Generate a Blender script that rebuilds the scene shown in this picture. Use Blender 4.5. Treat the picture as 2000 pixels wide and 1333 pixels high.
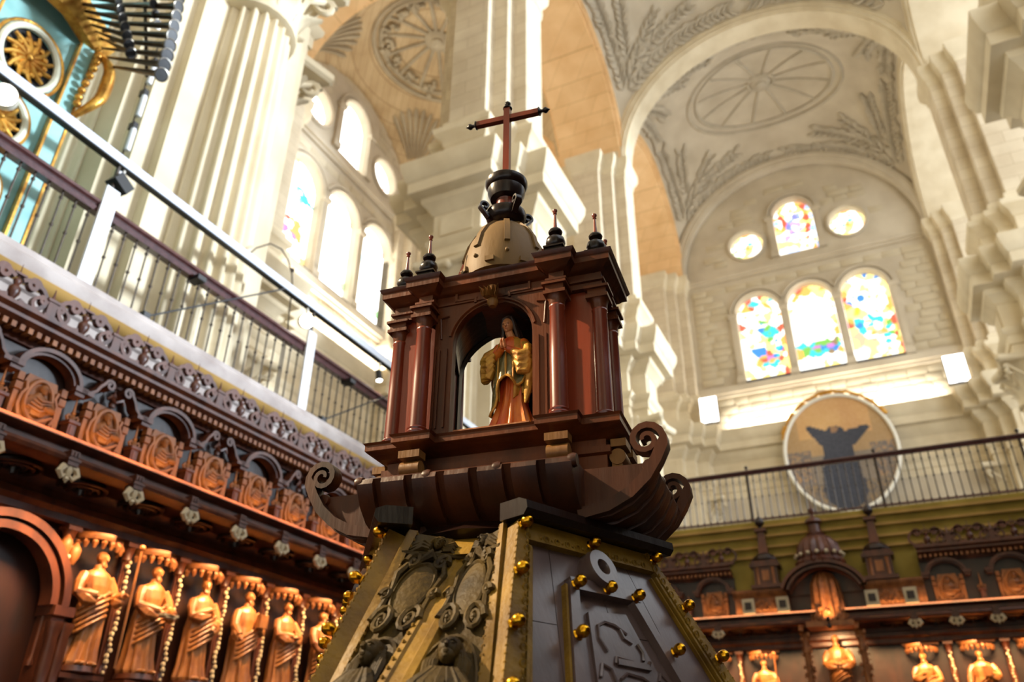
import bpy, bmesh, math, random
from math import sin, cos, pi, sqrt, radians as R
from mathutils import Vector, Matrix
random.seed(7)
for o in list(bpy.data.objects): bpy.data.objects.remove(o)
SC = bpy.context.scene; COL = SC.collection
# ------------------------------------------------------------------ camera
YAW, PIT, ROLL, FPX = 0.4468118, 0.5076413, 0.00965455, 1528.02
CAMZ = 1.55
cd = bpy.data.cameras.new('camera'); cam = bpy.data.objects.new('camera', cd); COL.objects.link(cam)
fw = Vector((-sin(YAW)*cos(PIT), cos(YAW)*cos(PIT), sin(PIT)))
r0 = Vector((cos(YAW), sin(YAW), 0)); u0 = r0.cross(fw)
rt = r0*cos(ROLL) + u0*sin(ROLL); up = rt.cross(fw)
m = Matrix((rt, up, -fw)).transposed().to_4x4(); m.translation = Vector((0, 0, CAMZ)); cam.matrix_world = m
cd.sensor_fit = 'HORIZONTAL'; cd.sensor_width = 36; cd.lens = FPX/2000*36
cd.clip_start = .05; cd.clip_end = 200
cd.dof.use_dof = True; cd.dof.focus_distance = 2.45; cd.dof.aperture_fstop = 2.4
SC.camera = cam
# ------------------------------------------------------------------ light, exposure
w = bpy.data.worlds.new('world'); SC.world = w; w.use_nodes = True
bg = w.node_tree.nodes['Background']; bg.inputs[0].default_value = (.88, .93, 1, 1); bg.inputs[1].default_value = 2.85
sd = bpy.data.lights.new('sun', 'SUN'); sun = bpy.data.objects.new('sun', sd); COL.objects.link(sun)
sd.energy = 5.6; sd.angle = R(9); sd.color = (.76, .87, 1)
sun.rotation_euler = Vector((.76, .38, .12)).to_track_quat('Z', 'Y').to_euler()
SC.view_settings.view_transform = 'Standard'; SC.view_settings.look = 'None'
SC.view_settings.gamma = 1; SC.view_settings.use_curve_mapping = False
SC.view_settings.exposure = 0.12
# ------------------------------------------------------------------ materials
MAT = {}
def mat(name, col, rough=.6, metal=0, col2=None, scale=6, stretch=(1,1,1), bump=0, bscale=30, spec=.5, emit=0, coat=0, joints=None):
    """procedural surface: two colours mixed by noise, optional fine relief and ashlar joints"""
    mt = bpy.data.materials.new(name); mt.use_nodes = True; nt = mt.node_tree; N = nt.nodes; L = nt.links
    b = N['Principled BSDF']; b.inputs['Roughness'].default_value = rough; b.inputs['Metallic'].default_value = metal
    b.inputs['Specular IOR Level'].default_value = spec; b.inputs['Coat Weight'].default_value = coat
    b.inputs['Coat Roughness'].default_value = .25
    b.inputs['Base Color'].default_value = (*col, 1)
    tc = N.new('ShaderNodeTexCoord'); mp = N.new('ShaderNodeMapping'); mp.inputs['Scale'].default_value = stretch
    L.new(tc.outputs['Object'], mp.inputs[0])
    src = None
    if col2:
        no = N.new('ShaderNodeTexNoise'); no.inputs['Scale'].default_value = scale; no.inputs['Detail'].default_value = 6
        L.new(mp.outputs[0], no.inputs['Vector'])
        rp = N.new('ShaderNodeValToRGB'); rp.color_ramp.elements[0].position = .35; rp.color_ramp.elements[1].position = .68
        rp.color_ramp.elements[0].color = (*col, 1); rp.color_ramp.elements[1].color = (*col2, 1)
        L.new(no.outputs['Fac'], rp.inputs[0]); src = rp.outputs[0]
    if joints:
        bt = N.new('ShaderNodeTexBrick'); bt.inputs['Scale'].default_value = 1
        bt.inputs['Brick Width'].default_value = joints[0]; bt.inputs['Row Height'].default_value = joints[1]
        bt.inputs['Mortar Size'].default_value = joints[2]; bt.inputs['Mortar Smooth'].default_value = .3
        cx = N.new('ShaderNodeSeparateXYZ'); L.new(tc.outputs['Object'], cx.inputs[0])
        ad = N.new('ShaderNodeMath'); L.new(cx.outputs[0], ad.inputs[0]); L.new(cx.outputs[1], ad.inputs[1])
        cb = N.new('ShaderNodeCombineXYZ'); L.new(ad.outputs[0], cb.inputs[0]); L.new(cx.outputs[2], cb.inputs[1])
        L.new(cb.outputs[0], bt.inputs['Vector'])
        bt.inputs['Color1'].default_value = (1, 1, 1, 1); bt.inputs['Color2'].default_value = (.9, .88, .85, 1)
        bt.inputs['Mortar'].default_value = (.62, .56, .48, 1)
        mx = N.new('ShaderNodeMix'); mx.data_type = 'RGBA'; mx.blend_type = 'MULTIPLY'; mx.inputs[0].default_value = .8
        if src: L.new(src, mx.inputs[6])
        else: mx.inputs[6].default_value = (*col, 1)
        L.new(bt.outputs['Color'], mx.inputs[7]); src = mx.outputs[2]
    if src: L.new(src, b.inputs['Base Color'])
    if bump:
        n2 = N.new('ShaderNodeTexNoise'); n2.inputs['Scale'].default_value = bscale; n2.inputs['Detail'].default_value = 5
        L.new(mp.outputs[0], n2.inputs['Vector'])
        bp = N.new('ShaderNodeBump'); bp.inputs['Strength'].default_value = bump; bp.inputs['Distance'].default_value = .02
        L.new(n2.outputs['Fac'], bp.inputs['Height']); L.new(bp.outputs[0], b.inputs['Normal'])
    if emit:
        b.inputs['Emission Color'].default_value = (*col, 1); b.inputs['Emission Strength'].default_value = emit
    MAT[name] = mt; return mt
S = lambda r, g, b: tuple(((c/255)/12.92 if c <= 10 else (((c/255)+.055)/1.055)**2.4) for c in (r, g, b))
mat('stone', S(222,208,178), .85, 0, S(206,190,158), 1.2, bump=.15, bscale=9, spec=.2)
mat('stone_ashlar', S(222,208,180), .85, 0, S(202,186,158), .9, bump=.15, bscale=9, spec=.2, joints=(1.1,.5,.012))
mat('stone_grey', S(205,192,168), .9, 0, S(186,172,148), .7, bump=.2, bscale=7, spec=.15)
mat('stone_dark', S(184,168,138), .9, 0, S(160,144,116), .8, bump=.2, bscale=7, spec=.15)
mat('stone_relief', S(196,184,162), .9, 0, S(178,166,144), 1.5, spec=.1)
mat('stone_lit_warm', S(240,202,150), .85, 0, S(226,184,130), .9, spec=.2, joints=(1.4,.6,.012))  # orange glow of warm lamps put into the stone colour
mat('vault_tan', S(206,180,138), .88, 0, S(186,158,116), .8, spec=.15, joints=(.5,.5,.02))
mat('block', S(208,194,166), .9, 0, S(186,172,144), .45, bump=.2, bscale=6, spec=.15)
mat('parapet', S(188,178,172), .8, 0, S(156,144,138), 2.5, bump=.1, spec=.25)
mat('ochre_plaster', S(168,146,70), .8, 0, S(140,120,54), 2, spec=.2)
mat('ochre_mould', S(176,140,78), .8, 0, S(150,118,62), 2, spec=.2)
W2 = S(38,16,8)
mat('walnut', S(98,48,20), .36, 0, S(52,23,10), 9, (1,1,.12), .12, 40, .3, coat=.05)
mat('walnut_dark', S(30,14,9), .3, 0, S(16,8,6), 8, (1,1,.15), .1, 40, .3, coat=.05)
mat('walnut_red', S(122,46,20), .3, 0, S(76,24,11), 9, (1,1,.1), .08, 40, .45, coat=.2)
mat('walnut_gold', S(132,92,44), .45, 0, S(92,58,26), 7, (1,1,.2), .15, 40, .3)
mat('dome_wood', S(112,84,44), .6, 0, S(100,76,40), 5, (1,1,.3), .1, 40, .3)
mat('desk_board', S(92,74,72), .36, 0, S(66,50,46), 7, (1,1,.12), .06, 55, .5, coat=.45)
mat('desk_carve', S(78,60,20), .6, 0, S(40,29,9), 8, (1,1,1), .25, 60, .2)
mat('desk_rim', S(132,100,28), .55, 0, S(88,62,18), 9, (1,1,1), .2, 60, .25)
mat('brass', S(236,180,40), .22, 1, S(176,116,22), 30, spec=.6)
mat('tray_wood_shaded', S(74,36,15), .42, 0, S(40,18,8), 9, (1,1,.12), .12, 40, .3)  # darkened copy of walnut: shade of the unlit tray put into the colour
mat('lips', S(150,60,44), .4)
mat('black', S(10,9,9), .5)
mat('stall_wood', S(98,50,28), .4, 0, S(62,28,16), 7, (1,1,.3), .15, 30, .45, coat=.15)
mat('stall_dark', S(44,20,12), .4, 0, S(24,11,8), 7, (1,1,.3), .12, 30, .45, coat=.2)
mat('stall_light', S(158,98,52), .48, 0, S(116,66,34), 10, (1,1,.4), .15, 40, .4)
mat('stall_carve', S(150,92,50), .48, 0, S(112,64,34), 14, (1,1,1), .2, 50, .4)
mat('bead', S(190,172,140), .4)
mat('iron', S(58,50,44), .45, .4, S(80,66,52), 12)
mat('handrail', S(86,48,46), .35, 0, S(64,32,32), 12, (1,.1,1), .08, 40, .5, coat=.4)
mat('beam_white', S(206,214,226), .3, .2)
mat('board_white', S(220,220,222), .5)
mat('lamp_white', S(206,200,186), .4)
mat('lamp_glow', (1,.97,.88), emit=22)
mat('flood', (1,1,1), emit=4)
mat('gilt', S(220,170,78), .32, .75, S(170,112,44), 10, bump=.2)
mat('organ_green', S(150,196,190), .5, 0, S(120,172,168), 3)
mat('organ_cream', S(224,226,204), .5, 0, S(206,206,180), 4)
mat('pipe', S(128,124,116), .3, .85, S(90,80,66), 6)
mat('pipe_dark', S(74,58,40), .35, .7, S(46,34,24), 6)
mat('skin', S(196,134,88), .4, 0, S(170,104,64), 20, spec=.5)
mat('hair', S(52,28,16), .5, 0, S(34,18,10), 40)
mat('robe_red', S(168,52,22), .35, 0, S(206,118,36), 22, (1,1,.35), .15, 60, .5)
mat('robe_gold', S(190,144,54), .46, .35, S(150,98,34), 26, bump=.2, bscale=80)
mat('mantle_blue', S(54,64,46), .32, .1, S(124,104,52), 20, bump=.2, bscale=70)
mat('frame_white', S(240,236,222), .45)
mat('slot', S(70,70,78), .6)
mat('lead', S(40,38,40), .6)
mat('saint_wood', S(176,112,58), .4, 0, S(120,68,34), 9, (1,1,.5), .12, 50, .45, coat=.15)
mat('floor_marble_shaded', S(62,52,46), .5, 0, S(46,38,34), 1.5)  # marble darkened to paint in the choir's shade and cut upward bounce
# ------------------------------------------------------------------ geometry collector
def frame_of(axis):
    a = Vector(axis).normalized(); t = Vector((0,0,1)) if abs(a.z) < .9 else Vector((1,0,0))
    u = a.cross(t).normalized(); return u, a.cross(u).normalized()*-1, a
class G:
    def __init__(s): s.v = []; s.f = []
    def add(s, vs, fs):
        n = len(s.v); s.v += [tuple(v) for v in vs]; s.f += [tuple(i+n for i in f) for f in fs]; return s
    def merge(s, g, M=None):
        return s.add([M @ Vector(v) for v in g.v] if M else g.v, g.f)
    def box(s, x0, x1, y0, y1, z0, z1, M=None):
        vs = [(x,y,z) for z in (z0,z1) for y in (y0,y1) for x in (x0,x1)]
        if M: vs = [M @ Vector(v) for v in vs]
        return s.add(vs, [(0,2,3,1),(4,5,7,6),(0,1,5,4),(2,6,7,3),(0,4,6,2),(1,3,7,5)])
    def rings(s, rings, closed=True, caps=True, loop=False):
        n = len(rings[0]); vs = [p for r in rings for p in r]; fs = []; m_ = len(rings)
        for i in range(m_ if loop else m_-1):
            for j in range(n if closed else n-1):
                a, b = i*n+j, i*n+(j+1) % n; c, d = ((i+1) % m_)*n+(j+1) % n, ((i+1) % m_)*n+j
                fs.append((a,b,c,d))
        if caps and closed and not loop: fs += [tuple(range(n))[::-1], tuple(range((m_-1)*n, m_*n))]
        return s.add(vs, fs)
    def lathe(s, prof, c=(0,0,0), seg=16, axis=(0,0,1), sq=(1,1), a0=0, a1=2*pi, fl=None):
        """prof: (radius, height) list; fl=(count, depth) scallops it"""
        u, v_, a = frame_of(axis); c = Vector(c); full = abs(a1-a0-2*pi) < 1e-6
        k = seg if full else seg+1
        rg = []
        for r, h in prof:
            ring = []
            for j in range(k):
                t = a0+(a1-a0)*j/seg; rr = r*(1-(fl[1]*(.5+.5*cos(fl[0]*t)) if fl else 0))
                ring.append(c+u*(rr*cos(t)*sq[0])+v_*(rr*sin(t)*sq[1])+a*h)
            rg.append(ring)
        return s.rings(rg, full, full)
    def ball(s, c, r, seg=10, rn=6, M=None):
        if not hasattr(r, '__len__'): r = (r, r, r)
        rg = []
        for i in range(rn+1):
            p = -pi/2+pi*i/rn; q = max(cos(p), .02)
            ring = [Vector((r[0]*q*cos(2*pi*j/seg), r[1]*q*sin(2*pi*j/seg), r[2]*sin(p))) for j in range(seg)]
            if M: ring = [M @ x for x in ring]
            rg.append([x+Vector(c) for x in ring])
        return s.rings(rg)
    def tube(s, pts, r, seg=6, loop=False, sq=(1,1), upv=None):
        pts = [Vector(p) for p in pts]; n = len(pts)
        if not hasattr(r, '__len__'): r = [r]*n
        rg = []; u = None
        for i, p in enumerate(pts):
            if loop: d = pts[(i+1) % n]-pts[i-1]
            else: d = pts[min(i+1,n-1)]-pts[max(i-1,0)]
            d.normalize()
            if upv is not None: u = Vector(upv)-d*d.dot(Vector(upv))
            elif u is None: u = frame_of(d)[0]
            else: u = u-d*d.dot(u)
            if u.length < 1e-6: u = frame_of(d)[0]
            u.normalize(); v_ = d.cross(u)
            rg.append([p+u*(r[i]*sq[0]*cos(2*pi*j/seg+pi/seg))+v_*(r[i]*sq[1]*sin(2*pi*j/seg+pi/seg)) for j in range(seg)])
        return s.rings(rg, loop=loop)
    def strap(s, pts, wdt, th, wdir):
        """flat strap along pts: width along wdir, thickness in the curve plane"""
        pts = [Vector(p) for p in pts]; wd = Vector(wdir).normalized(); n = len(pts); rg = []
        if not hasattr(th, '__len__'): th = [th]*n
        for i, p in enumerate(pts):
            d = (pts[min(i+1,n-1)]-pts[max(i-1,0)]).normalized(); nn = d.cross(wd).normalized()
            a, b = wd*(wdt/2), nn*(th[i]/2); rg.append([p-a-b, p+a-b, p+a+b, p-a+b])
        return s.rings(rg)
    def prism(s, poly, d0, d1, O=(0,0,0), U=(1,0,0), V=(0,0,1)):
        """polygon in plane (U,V) at O, pushed from d0 to d1 along U x V"""
        O, U, V = Vector(O), Vector(U), Vector(V); N_ = U.cross(V)
        return s.rings([[O+U*x+V*y+N_*d for x, y in poly] for d in (d0, d1)])
    def mould(s, path, prof, closed=True, caps=True):
        """sweep of (offset,z) profile round a 2-D path with mitred corners (offset is to the right of travel)"""
        n = len(path); P = [Vector(p) for p in path]; rg = []
        mit = []
        for i in range(n):
            a = P[i]-P[i-1] if (closed or i) else P[1]-P[0]
            b = P[(i+1) % n]-P[i] if (closed or i < n-1) else P[-1]-P[-2]
            a.normalize(); b.normalize(); na, nb = Vector((a.y,-a.x)), Vector((b.y,-b.x))
            mit.append((na+nb)/max(1+na.dot(nb), .25))
        for d, z in prof: rg.append([(p.x+q.x*d, p.y+q.y*d, z) for p, q in zip(P, mit)])
        return s.rings(rg, closed, closed and caps)
    def obj(s, name, material, parent=None, label=None, cat=None, group=None, kind=None, loc=None, rot=None, sharp=.7, smooth=True):
        me = bpy.data.meshes.new(name); me.from_pydata(s.v, [], s.f)
        bm = bmesh.new(); bm.from_mesh(me); bmesh.ops.recalc_face_normals(bm, faces=bm.faces); bm.to_mesh(me); bm.free()
        if smooth:
            me.shade_smooth(); me.set_sharp_from_angle(angle=sharp)
        me.materials.append(MAT[material] if isinstance(material, str) else material)
        return put(name, me, parent, label, cat, group, kind, loc, rot)
def put(name, data, parent=None, label=None, cat=None, group=None, kind=None, loc=None, rot=None, scale=None):
    o = bpy.data.objects.new(name, data); COL.objects.link(o)
    if parent: o.parent = parent
    if loc: o.location = loc
    if rot: o.rotation_euler = rot
    if scale: o.scale = scale
    if label: o['label'] = label
    if cat: o['category'] = cat
    if group: o['group'] = group
    if kind: o['kind'] = kind
    return o
def thing(name, label, cat, loc=(0,0,0), rz=0, group=None, kind=None):
    o = put(name, None, None, label, cat, group, kind, loc, (0,0,rz)); o.empty_display_size = .1; return o
def copy_tree(o, parent=None):
    c = o.copy(); COL.objects.link(c); c.parent = parent
    for ch in o.children: copy_tree(ch, c)
    return c
def spiral(c, r0_, r1, turns, a0, n=24, plane='xz', y=0, sgn=1):
    pts = []
    for i in range(n+1):
        t = i/n; r = r0_+(r1-r0_)*t; a = a0+sgn*turns*2*pi*t
        p = (c[0]+r*cos(a), c[1]+r*sin(a)); pts.append((p[0], y, p[1]) if plane == 'xz' else (p[0], p[1], y))
    return pts
def arc(c, r, a0, a1, n=16, y=0):
    return [(c[0]+r*cos(a0+(a1-a0)*i/n), y, c[1]+r*sin(a0+(a1-a0)*i/n)) for i in range(n+1)]
# ================================================================== the church shell
from mathutils.geometry import tessellate_polygon
AX = -1.03                      # nave axis
XP, XR, XW = -8.8, 6.74, -19.0  # left piers, right piers, left aisle wall
YP = [5.9, 16.6, 27.3, 38.0]    # pier rows in view (last = window wall)
YB = -4.8                       # the row behind the camera
ZS = 26.2                       # springing of every vault
def holed(g, outer, holes, O, U, V, d0, d1):
    """slab with openings: polygon (u,v) with holes, thickness d0..d1 along U x V"""
    O, U, V = Vector(O), Vector(U), Vector(V); N_ = U.cross(V)
    loops = [outer]+holes; flat = [p for l in loops for p in l]
    tri = tessellate_polygon([[Vector((x,y,0)) for x, y in l] for l in loops])
    for d in (d0, d1): g.add([O+U*x+V*y+N_*d for x, y in flat], tri)
    for l in loops: g.rings([[O+U*x+V*y+N_*d for x, y in l] for d in (d0, d1)], caps=False)
def lancet(c, hw, z0, zs, n=14):
    return [(c-hw, z0), (c+hw, z0)]+[(c+hw*cos(pi*i/n), zs+hw*sin(pi*i/n)) for i in range(n+1)]
def disc(c, z, r, n=24): return [(c+r*cos(2*pi*i/n), z+r*sin(2*pi*i/n)) for i in range(n)]
flo = G().box(-22, 20, -6, 40, -.3, 0).obj('floor', 'floor_marble_shaded', label='marble floor of the church with shade put into its dark colour', kind='structure')
# ---- piers
def plan(w_, a, c):
    q = [(a,-w_),(a,w_),(c,w_),(c,c),(w_,c)]; out = []
    for k in range(4):
        ca, sa = [(1,0),(0,1),(-1,0),(0,-1)][k]
        out += [(x*ca-y*sa, x*sa+y*ca) for x, y in q]
    return out
ENT = [(0,13.4),(0,13.72),(.05,13.74),(.05,14.02),(.16,14.14),(.18,14.28),(.02,14.3),(.02,15.2),(.08,15.25),(.16,15.42),(.3,15.55),(.32,15.72),(.6,15.78),(.6,16.15),(.66,16.2),(.78,16.55),(.8,16.8),(0,16.86)]
def leaf_strip(g, base, out, upv, h, wd, curl=.35):
    """acanthus-like leaf: rises along upv, bends outwards"""
    base, out, upv = Vector(base), Vector(out), Vector(upv); sd_ = out.cross(upv).normalized(); rg = []
    for i in range(6):
        t = i/5; ww = wd*(.75+.5*sin(pi*min(t*1.1,1)))*(1-.55*t*t)
        p = base+upv*(h*(t-.18*max(0,t-.6)*2.5))+out*(curl*h*t**2.6+.03)
        rg.append([p-sd_*ww/2, p-sd_*ww*.22+out*.035, p+out*.015, p+sd_*ww*.22+out*.035, p+sd_*ww/2, p-out*.03])
    g.rings(rg)
capg = G()
capg.lathe([(.58,0),(.66,.04),(.66,.12),(.58,.16),(.54,.3),(.58,.9),(.74,1.3),(.8,1.36)], seg=24)
for row, (n_, h_, w_, off) in enumerate(((10,.55,.34,0),(10,.95,.36,.5),)):
    for k in range(n_):
        a = 2*pi*(k+off)/n_; leaf_strip(capg, (.55*cos(a),.55*sin(a),.16), (cos(a),sin(a),0), (0,0,1), h_, w_, .42)
for k in range(4):
    a = pi/4+k*pi/2; u = Vector((cos(a),sin(a),0))
    for sgn in (-1,1):
        side = Vector((-sin(a),cos(a),0))*sgn
        pts = [u*(.62+.38*t)+side*(.34*(1-t))+Vector((0,0,.75+.5*t)) for t in (0,.3,.6,.85)]
        c0 = u*.98+Vector((0,0,1.12))
        pts += [c0+u*(.13*cos(b)*(1-b/14))+Vector((0,0,.13*sin(b)*(1-b/14))) for b in [pi/2-j*.7 for j in range(12)]]
        capg.tube(pts, .055, 6)
    b = k*pi/2; capg.ball((.8*cos(b),.8*sin(b),1.38), .13, 8, 5)
capg.mould([(x*1.0,y*1.0) for x, y in [(1.02,-.92),(.86,-.3),(.86,.3),(1.02,.92),(.92,1.02),(.3,.86),(-.3,.86),(-.92,1.02),(-1.02,.92),(-.86,.3),(-.86,-.3),(-1.02,-.92),(-.92,-1.02),(-.3,-.86),(.3,-.86),(.92,-1.02)]], [(-.06,1.36),(0,1.42),(0,1.56),(-.1,1.6)])
colg = G().lathe([(.66,0),(.66,2),(.655,4),(.64,7),(.60,10.5),(.575,11.8)], seg=160, fl=(20,.15))
colbase = G().lathe([(.85,4.0),(.85,4.2),(.9,4.35),(.8,4.5),(.82,4.6),(.7,4.7),(.66,4.8)], seg=24)
pier_src = {}; n_tr = 0
def pier(loc, label, wall=0):
    global n_tr
    if wall: n_tr += 1; t = thing('trim_%d' % n_tr, label, None, loc, kind='structure')
    else: t = thing('stone_pier', label, 'pier', loc)
    def part(name, build, material):
        if name not in pier_src:
            g = G(); build(g); o = g.obj(name, material, t); pier_src[name] = o.data
        else: put(name, pier_src[name], t)
    part('pier_shaft', lambda g: g.mould(plan(.98,1.42,1.25), [(0,0),(0,13.4)]), 'stone')
    for k in range(4):
        a = k*pi/2
        if 'col' not in pier_src: c_ = colg.obj('engaged_column', 'stone', t, sharp=1.2); pier_src['col'] = c_.data
        else: c_ = put('engaged_column', pier_src['col'], t)
        c_.location = (1.36*cos(a), 1.36*sin(a), 0)
        if 'cap' not in pier_src: q = capg.obj('capital', 'stone', t); pier_src['cap'] = q.data
        else: q = put('capital', pier_src['cap'], t)
        q.location = (1.36*cos(a), 1.36*sin(a), 11.8)
    part('entablature', lambda g: g.mould(plan(.72,1.78,1.2), ENT), 'stone')
    for k in range(4):
        if 'fp' not in pier_src: q = G().box(-.5,.5,1.795,1.84,14.45,15.1).obj('frieze_panel', 'stone', t); pier_src['fp'] = q.data
        else: q = put('frieze_panel', pier_src['fp'], t)
        q.rotation_euler = (0,0,k*pi/2)
    part('pedestal', lambda g: g.mould(plan(.66,1.6,1.12), [(0,16.8),(0,17.9),(.06,17.95),(.1,18.15),(.28,18.3),(.3,18.5),(.1,18.6),(.08,18.85),(0,18.9)]), 'stone')
    part('upper_shaft', lambda g: g.mould(plan(.62,1.55,1.1), [(0,18.85),(0,25.3)]), 'stone_ashlar')
    part('impost', lambda g: g.mould(plan(.62,1.55,1.1), [(0,25.25),(.05,25.3),(.05,25.5),(.12,25.6),(.22,25.85),(.24,26.2),(0,26.22)]), 'stone')
    return t
pier((XP, YP[0], 0), 'huge fluted white pier next to the organ, behind the gallery railing')
pier((XP, YP[1], 0), 'tall cream pier with deep cornice behind the cross of the lectern')
pier((XP, YP[2], 0), 'cream pier with stepped cornice between the near pier and the wall of windows')
pier((XR, YP[1], 0), 'cream pier with shaded cornice overhanging opposite the one behind the cross')
pier((XR, YP[2], 0), 'shaded ochre pier between the overhanging cornice and the window wall')
for x, lb in ((XP,'half-buried corner pier at the window wall beside the nearer row of bright arches'), (XR,'shaded corner pier at the window wall below the painted vault')):
    pier((x, YP[3]-.05, 0), lb, 1)
for y, lb in ((YP[1],'aisle wall pier to the side of the fluted column shaft'), (YP[2],'aisle wall pier beyond the sunlit triple windows')):
    pier((XW-.2, y, 0), lb, 1)
for x, y in ((XR,YP[0]),(XP,YB),(XR,YB)): pier((x, y, 0), 'stone pier of the nave behind the viewer', 1)
# ---- vaults
def sail(g, x0, x1, y0, y1, zs=ZS, n=28):
    cx, cy = (x0+x1)/2, (y0+y1)/2; Rr = sqrt((x1-x0)**2+(y1-y0)**2)/2
    vs = []; fs = []
    for j in range(n+1):
        for i in range(n+1):
            x, y = x0+(x1-x0)*i/n, y0+(y1-y0)*j/n
            vs.append((x, y, zs+sqrt(max(0, Rr*Rr-(x-cx)**2-(y-cy)**2))))
    for j in range(n):
        for i in range(n):
            a = j*(n+1)+i; fs.append((a,a+1,a+n+2,a+n+1))
    g.add(vs, fs); return cx, cy, Rr
def on_sail(b, x, y, d=0):
    cx, cy, Rr = b; z = sqrt(max(0, Rr*Rr-(x-cx)**2-(y-cy)**2)); k = 1-d/Rr
    return Vector((cx+(x-cx)*k, cy+(y-cy)*k, ZS+z*k))
def dome_decor(ceil, b, ex, ey, nr, relief, r_in, r_out, ribr):
    """central rings, radiating ribs and boss on a sail vault"""
    g = G()
    for rr in (r_in, r_out, r_out*1.12):
        g.tube([on_sail(b, b[0]+ex*rr*cos(a), b[1]+ey*rr*sin(a), .03) for a in [2*pi*i/48 for i in range(48)]], ribr*1.3, 6, loop=True)
    g.obj('ring_moulding', relief, ceil)
    rib = []
    for k in range(nr):
        a = 2*pi*(k+.5)/nr; g = G()
        g.tube([on_sail(b, b[0]+ex*rr*cos(a), b[1]+ey*rr*sin(a), .03) for rr in [r_in+(r_out-r_in)*i/7 for i in range(8)]], ribr, 6)
        g.obj('vault_rib', relief, ceil)
    g = G(); p = on_sail(b, b[0], b[1], .15); g.lathe([(.55,.2),(.5,0),(.3,-.08),(.28,-.16),(.1,-.22)], p, 20); g.obj('boss', relief, ceil)
def leaves_along(g, b, curve, step, size, rng):
    """carved foliage: curling leaves on both sides of a stem that runs on the vault"""
    for i in range(1, len(curve)-1):
        p = Vector((*curve[i], 0)); tg = (Vector((*curve[i+1],0))-Vector((*curve[i-1],0))).normalized(); sd_ = Vector((-tg.y, tg.x, 0))
        for sg in (-1, 1):
            s_ = size*rng.uniform(.75,1.2); pts = []
            for t in (0,.3,.6,.85,1,1.05):
                q = p+tg*(s_*t*1.0)+sd_*(sg*s_*(.95*t-.45*t*t*t)); pts.append(on_sail(b, q.x, q.y, .05+.05*sin(pi*t)))
            g.tube(pts, [s_*.05, s_*.16, s_*.19, s_*.14, s_*.07, .01], 5)
        if i % 3 == 0:
            q = p+sd_*rng.uniform(-.1,.1); g.ball(on_sail(b, q.x, q.y, .08), size*.16, 7, 4)
NX0, NX1 = XP+1.62, XR-1.62
rng = random.Random(3)
ceil = thing('ceiling', 'carved stone sail vaults over the nave', None, kind='structure')
bays = []
for k, (y0, y1) in enumerate(((YP[1]+.62, YP[2]-.62), (YP[2]+.62, YP[3]-.3), (YP[0]+.62, YP[1]-.62), (YB+.62, YP[0]-.62))):
    g = G(); b = sail(g, NX0-.3, NX1+.3, y0-.2, y1+.2); bays.append(b); g.obj('vault_shell', 'stone_grey', ceil, sharp=1.5)
    if k > 1: continue
    dome_decor(ceil, b, 1.25, .92, 12, 'stone_relief', .55, 2.85, .07)
    g = G()
    hx, hy = (NX1-NX0)/2, (y1-y0)/2
    for sx in (-1,1):
        for sy in (-1,1):
            for cur in ([(b[0]+sx*(hx-.35-.0*t), b[1]+sy*hy*(1.0-t*.95)) for t in [i/18 for i in range(1,19)]],
                        [(b[0]+sx*hx*(1.0-t*.95), b[1]+sy*(hy-.35)) for t in [i/22 for i in range(1,23)]],
                        [(b[0]+sx*(hx-.4-t*2.2), b[1]+sy*(hy-.4-t*1.5)) for t in [i/9 for i in range(10)]],
                        [(b[0]+sx*(hx-.9-t*3.2), b[1]+sy*(hy-.75-t*.5)) for t in [i/12 for i in range(13)]],
                        [(b[0]+sx*(hx-.75-t*.5), b[1]+sy*(hy-1.0-t*2.5)) for t in [i/10 for i in range(11)]]):
                leaves_along(g, b, cur, .4, .46, rng)
    g.obj('foliage_relief', 'stone_relief', ceil, kind='stuff')
# ---- arches
def arch_band(g, c, r, sect, along='x', n=36, zs=ZS):
    """semicircular arch; sect = closed list of (radius offset, depth coordinate)"""
    rg = []
    for i in range(n+1):
        a = pi*i/n; rg.append([((c+(r+dr)*cos(a), dp, zs+(r+dr)*sin(a)) if along == 'x' else (dp, c+(r+dr)*cos(a), zs+(r+dr)*sin(a))) for dr, dp in sect])
    g.rings(rg)
def band_sect(d0, d1, t=.5):
    s_ = 1 if d1 > d0 else -1
    return [(0,d0+.12*s_),(0,d1-.12*s_),(.1,d1-.1*s_),(.1,d1),(.28,d1),(.3,d1+.06*s_),(t,d1+.06*s_),(t,d0-.06*s_),(.3,d0-.06*s_),(.28,d0),(.1,d0),(.1,d0+.1*s_)]
rx = (NX1-NX0)/2-.02
def trim(label, g, material, par=None):
    global n_tr
    n_tr += 1
    return g.obj('trim_%d' % n_tr, material, label=label, kind='structure', sharp=.6)
g = G(); arch_band(g, AX, rx, band_sect(YP[2]-.62, YP[2]+.62)); trim('broad pale transverse arch between two nave vaults', g, 'stone')
for y in (YP[1], YP[0], YB):
    g = G(); arch_band(g, AX, rx, band_sect(y-.62, y+.62)); trim('transverse nave arch overhead', g, 'stone')
g = G(); arch_band(g, AX, rx, band_sect(YP[3]-.55, YP[3]+.1)); trim('stone wall arch framing the window wall', g, 'stone_grey')
for k, (y0, y1) in enumerate(zip(YP[:-1], YP[1:])):
    c, r = (y0+y1)/2, (y1-y0)/2-.64
    g = G(); arch_band(g, c, r, band_sect(XP+1.55, XP-1.55), 'y'); trim('arcade arch of the left aisle with painted warm light, bay %s' % ('beside the organ','behind the lectern','next to the window wall')[k], g, 'stone_lit_warm')
    if k: g = G(); arch_band(g, c, r, band_sect(XR-1.55, XR+1.55), 'y'); trim('bright arcade arch of the right aisle, %s' % ('','nearer bay','bay next to the window wall')[k], g, 'stone')
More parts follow.
